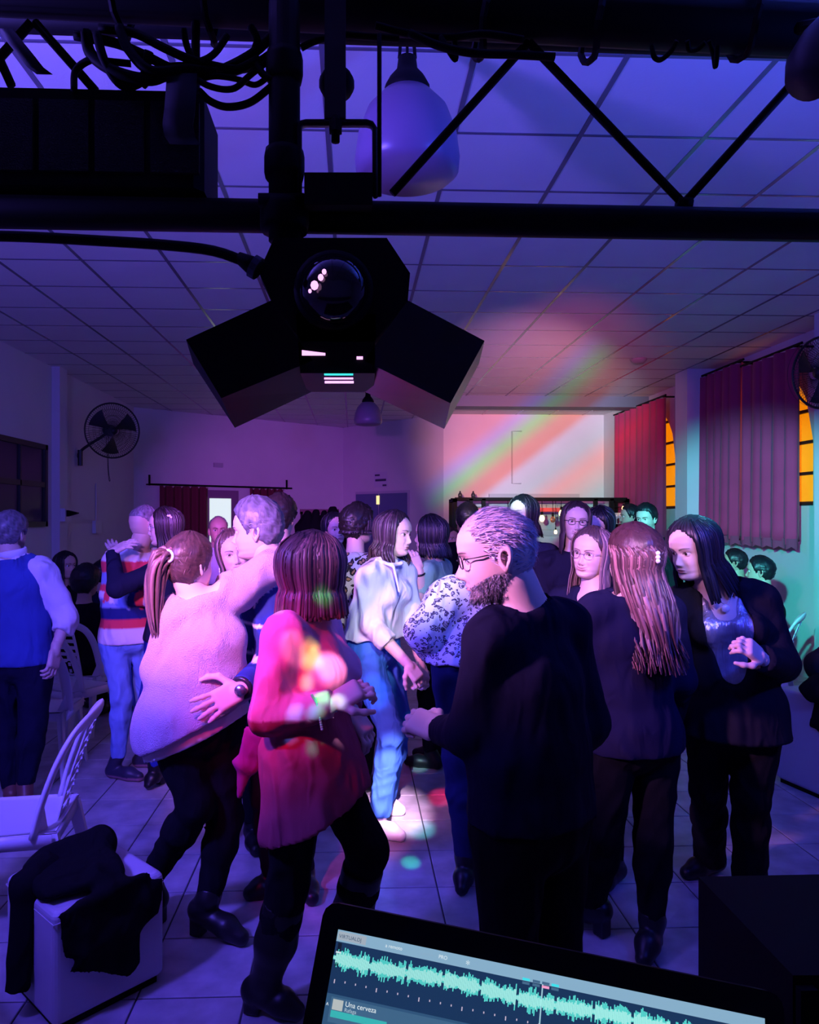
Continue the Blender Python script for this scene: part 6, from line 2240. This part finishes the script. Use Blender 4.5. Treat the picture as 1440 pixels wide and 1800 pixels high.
mb = MB()
for k in range(3):
    bl = blob((-.022, -.128, .022 - .014 * k), .0085)
    mb.add(np.vstack(bl.V) * [1, 1, 1], bl.F)
headpart(p17, 1.0, 'hair_clip', mb, M_PEARL)
p18 = person('person with straight black hair in black blazer over silver top, at right', 2.9,
    dict(H=(1220, 964), N=(1262, 1028, .05), SR=(1198, 1064, .09), SL=(1334, 1058, .0), EL=(1375, 1168, -.06), WL=(1340, 1158, -.28), TL=(1296, 1118, -.33), ER=(1190, 1180, .2), WR=(1204, 1262, .25), TR=(1208, 1295, .27),
         P=(1290, 1240), KL=(1320, 1400, -.02), AL=(1318, 1555, .10), FL=(1285, 1590, .05), KR=(1245, 1390, .15), AR=(1248, 1512, .38), FR=(1208, 1548, .32)),
    -68, hs=1.02, lod=0, skin=SKL, pitch=14, b=1.04, head=dict(brow=(.03, .02, .02)),
    hair=joinp([hair_cap('woman', .018, color=(.012, .010, .016)), locks(.17, 60, 33, (.010, .009, .014), (.03, .03, .05), face=60, back=.06, flare=.012, width=.018)]),
    top=[dict(name='silver_top', mat=M_SATIN, col=(.5, .5, .6), o=.010, sleeve=None, fold=.006, ff=22, neck=-1.2, neckv=.62, nr=.092),
         dict(name='blazer', col=(.010, .010, .016), o=.024, fold=.004, neck=-.1, hem=.16, flare=.03, carve=True, ar=1.02)],
    bottom=dict(col=(.006, .006, .008), r=1.1, flare=.02), shoes=dict(col=BLK), hands=dict(L=dict(n=(.5, -.7, .3), side=1, curl=.9)))
fwd = norm(np.cross(p18.W['N'] - p18.W['P'], norm(p18.W['SR'] - p18.W['SL'])))
pc = lerp(p18.W['N'], lerp(p18.W['P'], p18.W['N'], .7), .62) + fwd * .118
mb = MB().lathe([(0, -.003), (.014, -.002), (.016, .0), (.014, .003), (0, .004)], pc, 18, axis=np.array([np.cross(fwd, (0, 0, 1)), (0, 0, 1), fwd]))
pn = mb.build('pendant', M_PEARL, p18.t, True)
mb = MB()
nk = p18.W['N']
rt = norm(p18.W['SR'] - p18.W['SL'])
mb.tube(spline([nk + rt * .06 + [0, 0, .03], nk + rt * .055 + fwd * .07, pc + [0, 0, .015], nk - rt * .055 + fwd * .07, nk - rt * .06 + [0, 0, .03]], 24), .0013, 5)
mb.build('necklace_chain', M_METAL, pn, True)
wrist_part(p18, 'L', 'bracelet', M_METAL, .033, .004, .02)
for q in (.09, .10):
    pass

# ---- background figures
p19 = person('bearded person in profile before the red curtain, left one of the pair', 7.3, stand(1108, 908, 7.3, -98), -98, fem=False, lod=2, skin=SKD, head=dict(beard=(.03, .02, .02)),
    hair=hair_cap('man', .014, color=BLK), top=dict(name='shirt', col=(.03, .02, .05), neck=.3), bottom=dict(col=BLK), shoes=dict(col=BLK))
p20 = person('person in black jacket before the red curtain, right one of the pair', 6.4, stand(1136, 911, 6.4, -48), -48, fem=False, lod=1, skin=SKW, pitch=8,
    hair=hair_cap('man', .018, color=BLK, top=.008), top=dict(name='jacket', col=(.010, .010, .014), o=.022, neck=.1), bottom=dict(col=BLK), shoes=dict(col=BLK))
p21 = person('bald older person facing the camera in front of the lit doorway panel', 6.8, stand(384, 932, 6.8, 14), 14, fem=False, hs=1.08, lod=1, skin=SKD, head=dict(smile=.4, stub=((.15, .13, .14), 'bald')),
    hair=hair_cap('bald', .005, color=(.15, .13, .14)), top=dict(name='shirt', col=(.6, .6, .66), neck=.4), bottom=dict(col=BLK), shoes=dict(col=BLK))
p22 = person('laughing person with brown hair and drop earring, cheek to cheek with the grey haired person', 3.62, stand(412, 973, 3.62, 14), 14, lod=0, skin=SKL, hs=.97, roll=-10, head=dict(openm=.8, smile=.6),
    hair=joinp([hair_cap('woman', .014, color=(.10, .05, .045), streak=.3), locks(.17, 46, 41, (.10, .05, .05), (.30, .17, .16), face=64, back=.02)]),
    top=dict(name='top', col=(.03, .02, .06)), bottom=dict(col=BLK), shoes=dict(col=BLK))
mb = MB()
for s_ in (-1, 1):
    for k in range(3):
        bl = blob((s_ * .080, -.010, -.052 - .013 * k), .007 + .002 * k, 6)
        mb.add(np.vstack(bl.V), bl.F)
headpart(p22, .97, 'earrings', mb, M_PEARL)
p23 = person('person with dark hair sitting by the left wall, beyond the waiter', 6.6, seated(115, 994, 6.6, 60), 60, lod=2, skin=SKD, hair=joinp([hair_cap('woman', .016, color=BLK), locks(.15, 30, 51, BLK, BLK)]), top=dict(name='top', col=BLK), bottom=dict(col=BLK), shoes=dict(col=BLK))
p24 = person('dark seated figure with round black hair beyond the perforated white chair', 5.75, seated(152, 1022, 5.75, 165), 165, lod=2, skin=SKD, hair=hair_cap('woman', .03, color=BLK), top=dict(name='top', col=BLK), bottom=dict(col=BLK), shoes=dict(col=BLK))
p25 = person('dark seated figure half hidden by the hugging couple', 7.1, seated(183, 1008, 7.1, 150), 150, lod=2, skin=SKD, hair=hair_cap('woman', .025, color=BLK), top=dict(name='top', col=(.012, .010, .03)), bottom=dict(col=BLK), shoes=dict(col=BLK))
p26 = person('seated person by the teal right wall, just behind the black haired person', 6.7, seated(1291, 988, 6.7, -120), -120, fem=False, lod=2, skin=SKD, hair=hair_cap('man', .014, color=BLK), top=dict(name='shirt', col=BLK), bottom=dict(col=BLK), shoes=dict(col=BLK))
p27 = person('seated person with short dark hair and pale collar by the teal right wall, rightmost', 5.8, seated(1336, 1004, 5.8, -125), -125, fem=False, lod=2, skin=SKD, hair=hair_cap('man', .014, color=BLK), top=[dict(name='shirt', col=(.5, .5, .55), o=.012, neck=.6), dict(name='jacket', col=BLK, o=.02, neck=.1)], bottom=dict(col=BLK), shoes=dict(col=BLK))
p28 = person('dark haired person mostly hidden behind the head of the person in black', 5.5, stand(822, 912, 5.5, 170), 170, fem=False, lod=2, skin=SKD, hair=hair_cap('man', .015, color=BLK), top=dict(name='jacket', col=BLK), bottom=dict(col=BLK), shoes=dict(col=BLK))
p29 = person('small distant person in dark clothes between the mint top wearer and the bar frame', 8.2, stand(793, 947, 8.2, 20), 20, lod=2, skin=SKD, hair=hair_cap('woman', .02, color=BLK), top=dict(name='top', col=BLK), bottom=dict(col=BLK), shoes=dict(col=BLK))
p30 = person('dark haired person with pale collar right behind the grey haired person', 4.0, stand(492, 908, 4.0, 165), 165, fem=False, lod=1, skin=SKW, hair=joinp([hair_cap('man', .016, color=DARK, rough=.006), strands('man', 500, .03, 61, DARK, (.2, .2, .3))]),
    top=[dict(name='shirt', col=(.7, .7, .76), o=.012, neck=.8), dict(name='jacket', col=(.03, .04, .15), o=.02, neck=.1)], bottom=dict(col=BLK), shoes=dict(col=BLK))

collar(p30, None, .070, .022)
collar(p27, None, .070, .020)
# ================================================================== CHAIRS, POUFS, COATS
def make_chair(loc, rz, label):
    """white monobloc chair; faces local +x (backrest at -x)"""
    t = thing('plastic_chair', (0, 0, 0), label, 'chair', 'white plastic chairs')
    # seat: dished slab with rounded front lip
    nx, ny = 14, 12
    V, Fc = [], []
    for s_ in (0, 1):
        for i in range(nx):
            u = i / (nx - 1)
            x = -.20 + .42 * u
            hw = .215 - .025 * (1 - u)
            for j in range(ny):
                v = j / (ny - 1) * 2 - 1
                z = .43 - .018 * (1 - v * v) * math.sin(math.pi * min(1, u * 1.05)) - .035 * max(0, u - .85) / .15 * (u > .85) ** 1 + .012 * (abs(v) > .95) * 0
                vv = np.sign(v) * abs(v) ** .9
                V.append((x, vv * hw, z - .006 * s_ - .0))
    n = nx * ny
    for i in range(nx - 1):
        for j in range(ny - 1):
            a = i * ny + j
            Fc.append((a, a + 1, a + ny + 1, a + ny)[::-1])
            Fc.append((n + a, n + a + 1, n + a + ny + 1, n + a + ny))
    ed = [i * ny for i in range(nx)] + [(nx - 1) * ny + j for j in range(1, ny)] + [i * ny + ny - 1 for i in range(nx - 2, -1, -1)] + [j for j in range(ny - 2, 0, -1)]
    for a, b_ in zip(ed, ed[1:] + ed[:1]):
        Fc.append((a, b_, n + b_, n + a))
    m = MB().add(V, Fc)
    m.box(-.19, .19, -.214, -.208, .375, .428).box(-.19, .19, .208, .214, .375, .428).box(.188, .196, -.20, .20, .375, .41).box(-.20, -.194, -.18, .18, .375, .43)
    m.build('seat', M_PLASTIC, t, True)
    for sx in (1, -1):
        for sy in (1, -1):
            x0, y0 = sx * .175, sy * .185
            x1, y1 = sx * (.215 if sx > 0 else .265), sy * .225
            mm = MB()
            for (dx0, dx1, dy0, dy1) in ((-.030, .030, -.004, .004), (-.004 + sx * .026, .004 + sx * .026, -.028 * 1, .0)):
                dy0, dy1 = (dy0, dy1) if sy > 0 else (-dy1, -dy0)
                k = .62
                mm.hexa([(x1 + dx0 * k, y1 + dy0 * k, 0), (x1 + dx1 * k, y1 + dy0 * k, 0), (x1 + dx1 * k, y1 + dy1 * k, 0), (x1 + dx0 * k, y1 + dy1 * k, 0),
                         (x0 + dx0, y0 + dy0, .42), (x0 + dx1, y0 + dy0, .42), (x0 + dx1, y0 + dy1, .42), (x0 + dx0, y0 + dy1, .42)])
            mm.build('leg', M_PLASTIC, t)
    # back: hoop and slotted splat
    def bk(y, z):
        q = (z - .42) / .42
        return np.array([-.185 - .10 * q - .035 * q * q + (y / .2) ** 2 * .06, y, z])
    hoop = [bk(-.205, .42), bk(-.205, .55), bk(-.195, .68), bk(-.165, .78), bk(-.10, .825), bk(0, .84), bk(.10, .825), bk(.165, .78), bk(.195, .68), bk(.205, .55), bk(.205, .42)]
    hp = spline(hoop, 40)
    od = np.array([norm(np.array([0, q[1], (q[2] - .62) * .8])) for q in hp])
    MB().tube(hp, .02, 10, 0, (np.tile([1.0, 0, .3], (40, 1)), 1.6, .62)).build('back_hoop', M_PLASTIC, t, True)
    mm = MB()
    nr = 7
    zs = np.linspace(.43, .815, 2 * nr + 2)
    for k in range(0, 2 * nr + 1):
        za, zb = zs[k], zs[k + 1]
        cols_ = [(-.085, .085)] if k % 2 == 0 else [(-.085, -.068), (-.010, .010), (.068, .085)]
        for (ya, yb) in cols_:
            a_, b_, c_, d_ = bk(ya, za), bk(yb, za), bk(yb, zb), bk(ya, zb)
            o = np.array([-.006, 0, 0])
            mm.hexa([a_, b_, b_ + o, a_ + o, d_, c_, c_ + o, d_ + o])
    mm.build('splat', M_PLASTIC, t)
    for sy in (-1, 1):
        MB().prism([bk(sy * .205, .42), bk(sy * .15, .43), bk(sy * .20, .53)], (-.008, 0, 0)).build('back_web', M_PLASTIC, t)
    t.location = loc
    t.rotation_euler = (0, 0, rz)
    return t
ch0 = make_chair((-1.35, 2.98, 0), R(188), 'white plastic chair seen side-on at the left edge, behind the black coat')
for (x, y, rz, lb) in [(-1.98, 5.3, 62, 'white plastic chair with slotted back right of the waiter'), (-1.98, 4.72, 95, 'white plastic chair whose legs show between the waiter and the slotted chair')]:
    copy_thing(ch0, (x, y, 0), R(rz), lb)
for p_, yw, lb in ((p23, 60, 'white plastic chair under the seated dark haired figure by the left wall'), (p24, 165, 'white plastic chair under the seated figure with round black hair'),
                   (p25, 150, 'white plastic chair under the seated figure beside the hugging couple'), (p26, -120, 'white plastic chair under the seated figure just behind the black haired one'),
                   (p27, -125, 'white plastic chair under the rightmost seated figure')):
    f_ = frame_from(yw)[1]
    q_ = p_.W['P'] + f_ * .09
    copy_thing(ch0, (q_[0], q_[1], 0), math.atan2(f_[1], f_[0]), lb)

M_POUF = mat('white_leatherette', (.56, .54, .58), .42, noise=.08, nscale=6, bump=.06, bscale=40)
def pouf(c, w, d, h_, rz, label):
    t = thing('pouf', (c[0], c[1], 0), label, 'pouf')
    m = rounded_box(0, 0, .025, h_, w, d, .022, 4)
    V = np.vstack(m.V)
    o = bpy.data.objects.new('cushion_body', mesh_np('cushion_body', V, m.F, M_POUF, False))
    COL.objects.link(o)
    o.parent = t
    m = MB().box(-w / 2 + .02, w / 2 - .02, -d / 2 + .02, d / 2 - .02, 0, .03)
    o = bpy.data.objects.new('plinth', mesh_np('plinth', np.vstack(m.V), m.F, M_BLACK))
    COL.objects.link(o)
    o.parent = t
    m = MB().tube([(sx * (w / 2 + .000), sy * (d / 2 + .000), h_ - .035) for sx, sy in ((1, 1), (-1, 1), (-1, -1), (1, -1))], .003, 5, closed=True)
    o = bpy.data.objects.new('seam', mesh_np('seam', np.vstack(m.V), m.F, M_POUF))
    COL.objects.link(o)
    o.parent = t
    t.rotation_euler = (0, 0, R(rz))
    return t
pouf((-.93, 2.585), .385, .385, .385, 45, 'white cube pouf under the black coat at lower left')
pouf((-1.33, 2.15), .385, .385, .385, 45, 'white cube pouf cut off by the lower left corner')
pouf((2.88, 4.06), .42, .80, .58, 14, 'white upholstered block under the dark coats at right')

def coatcol(c):
    return lambda v: np.ones((len(v), 3)) * np.array(c)
u3 = np.array([0, 0, 1.0])
e1, e2 = norm([1, 1, 0]), norm([-1, 1, 0])          # pouf axes: e1 right-back, e2 left-back
def thing_soft(name, label, cat, base, parts):
    t = thing(name, base, label, cat)
    for nm, gr, h_, fd, c in parts:
        softobj(nm, gr, h_, M_CLOTH, t, kin=.03, kout=.02, fold=fd, colf=coatcol(c), seed=len(nm))
    return t
Z0 = .385
pc_ = np.array([-.93, 2.585, 0])
cn = pc_ - e2 * .1925 - e1 * 0             # middle of the right-front face
K = (.006, .006, .007)
thing_soft('coat', 'black coat thrown over the lower left white pouf, one sleeve hanging down', 'coat', (-.95, 2.56, Z0), [
    ('coat_body', [[Ell(pc_ + e1 * .05 - e2 * .02 + u3 * (Z0 + .035), pc_ - e1 * .16 + u3 * (Z0 + .03), (0, 1, 0), .17, .045, .15, .04),
                    Ell(pc_ + e1 * .08 + e2 * .05 + u3 * (Z0 + .055), pc_ - e1 * .10 + e2 * .08 + u3 * (Z0 + .05), (0, 0, 1), .072, .06, .05, .05),
                    Cap(pc_ - e1 * .02 - e2 * .10 + u3 * (Z0 + .03), pc_ - e1 * .02 - e2 * .205 + u3 * (Z0 + .005), .045, .03)],
                   [Ell(cn - e2 * .014 - e1 * .03 + u3 * (Z0 + .01), cn - e2 * .018 - e1 * .02 + u3 * (Z0 - .13), e1, .160, .020, .150, .018),
                    Ell(cn - e2 * .018 - e1 * .02 + u3 * (Z0 - .12), cn - e2 * .020 + e1 * .06 + u3 * (Z0 - .27), e1, .150, .018, .030, .012)]], .008, (.006, 20), K),
    ('sleeve', [[Cap(pc_ - e1 * .12 + e2 * .04 + u3 * (Z0 + .05), pc_ - e1 * .20 - e2 * .0 + u3 * (Z0 + .03), .05, .045), Cap(pc_ - e1 * .20 - e2 * .0 + u3 * (Z0 + .03), pc_ - e1 * .232 - e2 * .02 + u3 * (Z0 - .29), .045, .042, cut=True)]], .008, (.006, 22), K)])
thing_soft('coat_pile', 'heap of dark coats on the white block at the right edge', 'coat', (2.88, 4.05, .58), [
    ('coat', [[Ell((2.72, 3.95, .64), (3.05, 4.2, .66), (0, 1, 0), .26, .09, .26, .10), Ell((2.85, 4.15, .74), (3.1, 3.95, .72), (0, 1, 0), .2, .10, .2, .10)],
              [Ell((2.70, 4.08, .62), (2.655, 4.02, .46), (0, 1, 0), .17, .04, .13, .02), Ell((2.655, 4.02, .47), (2.64, 3.95, .33), (0, 1, 0), .12, .02, .02, .012)]], .014, (.012, 14), (.006, .006, .009)),
    ('coat', [[Ell((2.85, 4.3, .72), (3.1, 4.25, .95), (0, 1, 0), .16, .12, .13, .11), Cap((2.9, 4.15, .86), (3.1, 4.2, 1.02), .08, .09)]], .014, (.012, 14), (.012, .018, .022))])
# coats hanging on the rack
for k, (px, py, lb, wd) in enumerate([(541, 900, 'black coat at the left end of the coat rack', .17), (556, 898, 'black coat in the middle of the coat rack', .15), (570, 899, 'black coat right of the middle on the coat rack', .13), (585, 893, 'bulky black coat at the right end of the coat rack', .18)]):
    c = at(px, py, 11.85)
    o = softobj('coat', [[Ell(c + [0, 0, -.02], c + [-.04 + .02 * k, 0, -.25], (1, 0, 0), wd * .4, .06, wd, .10), Ell(c + [-.04 + .02 * k, 0, -.25], c + [-.06 + .03 * k, 0, -1.05], (1, 0, 0), wd, .10, wd * 1.15, .10)]], .022, M_CLOTH, None, fold=(.014, 11), seed=k, colf=coatcol(BLK), origin=(c[0], 11.85, c[2] - 1.2))
    tag(o, lb, 'coat', 'coats on the rack')
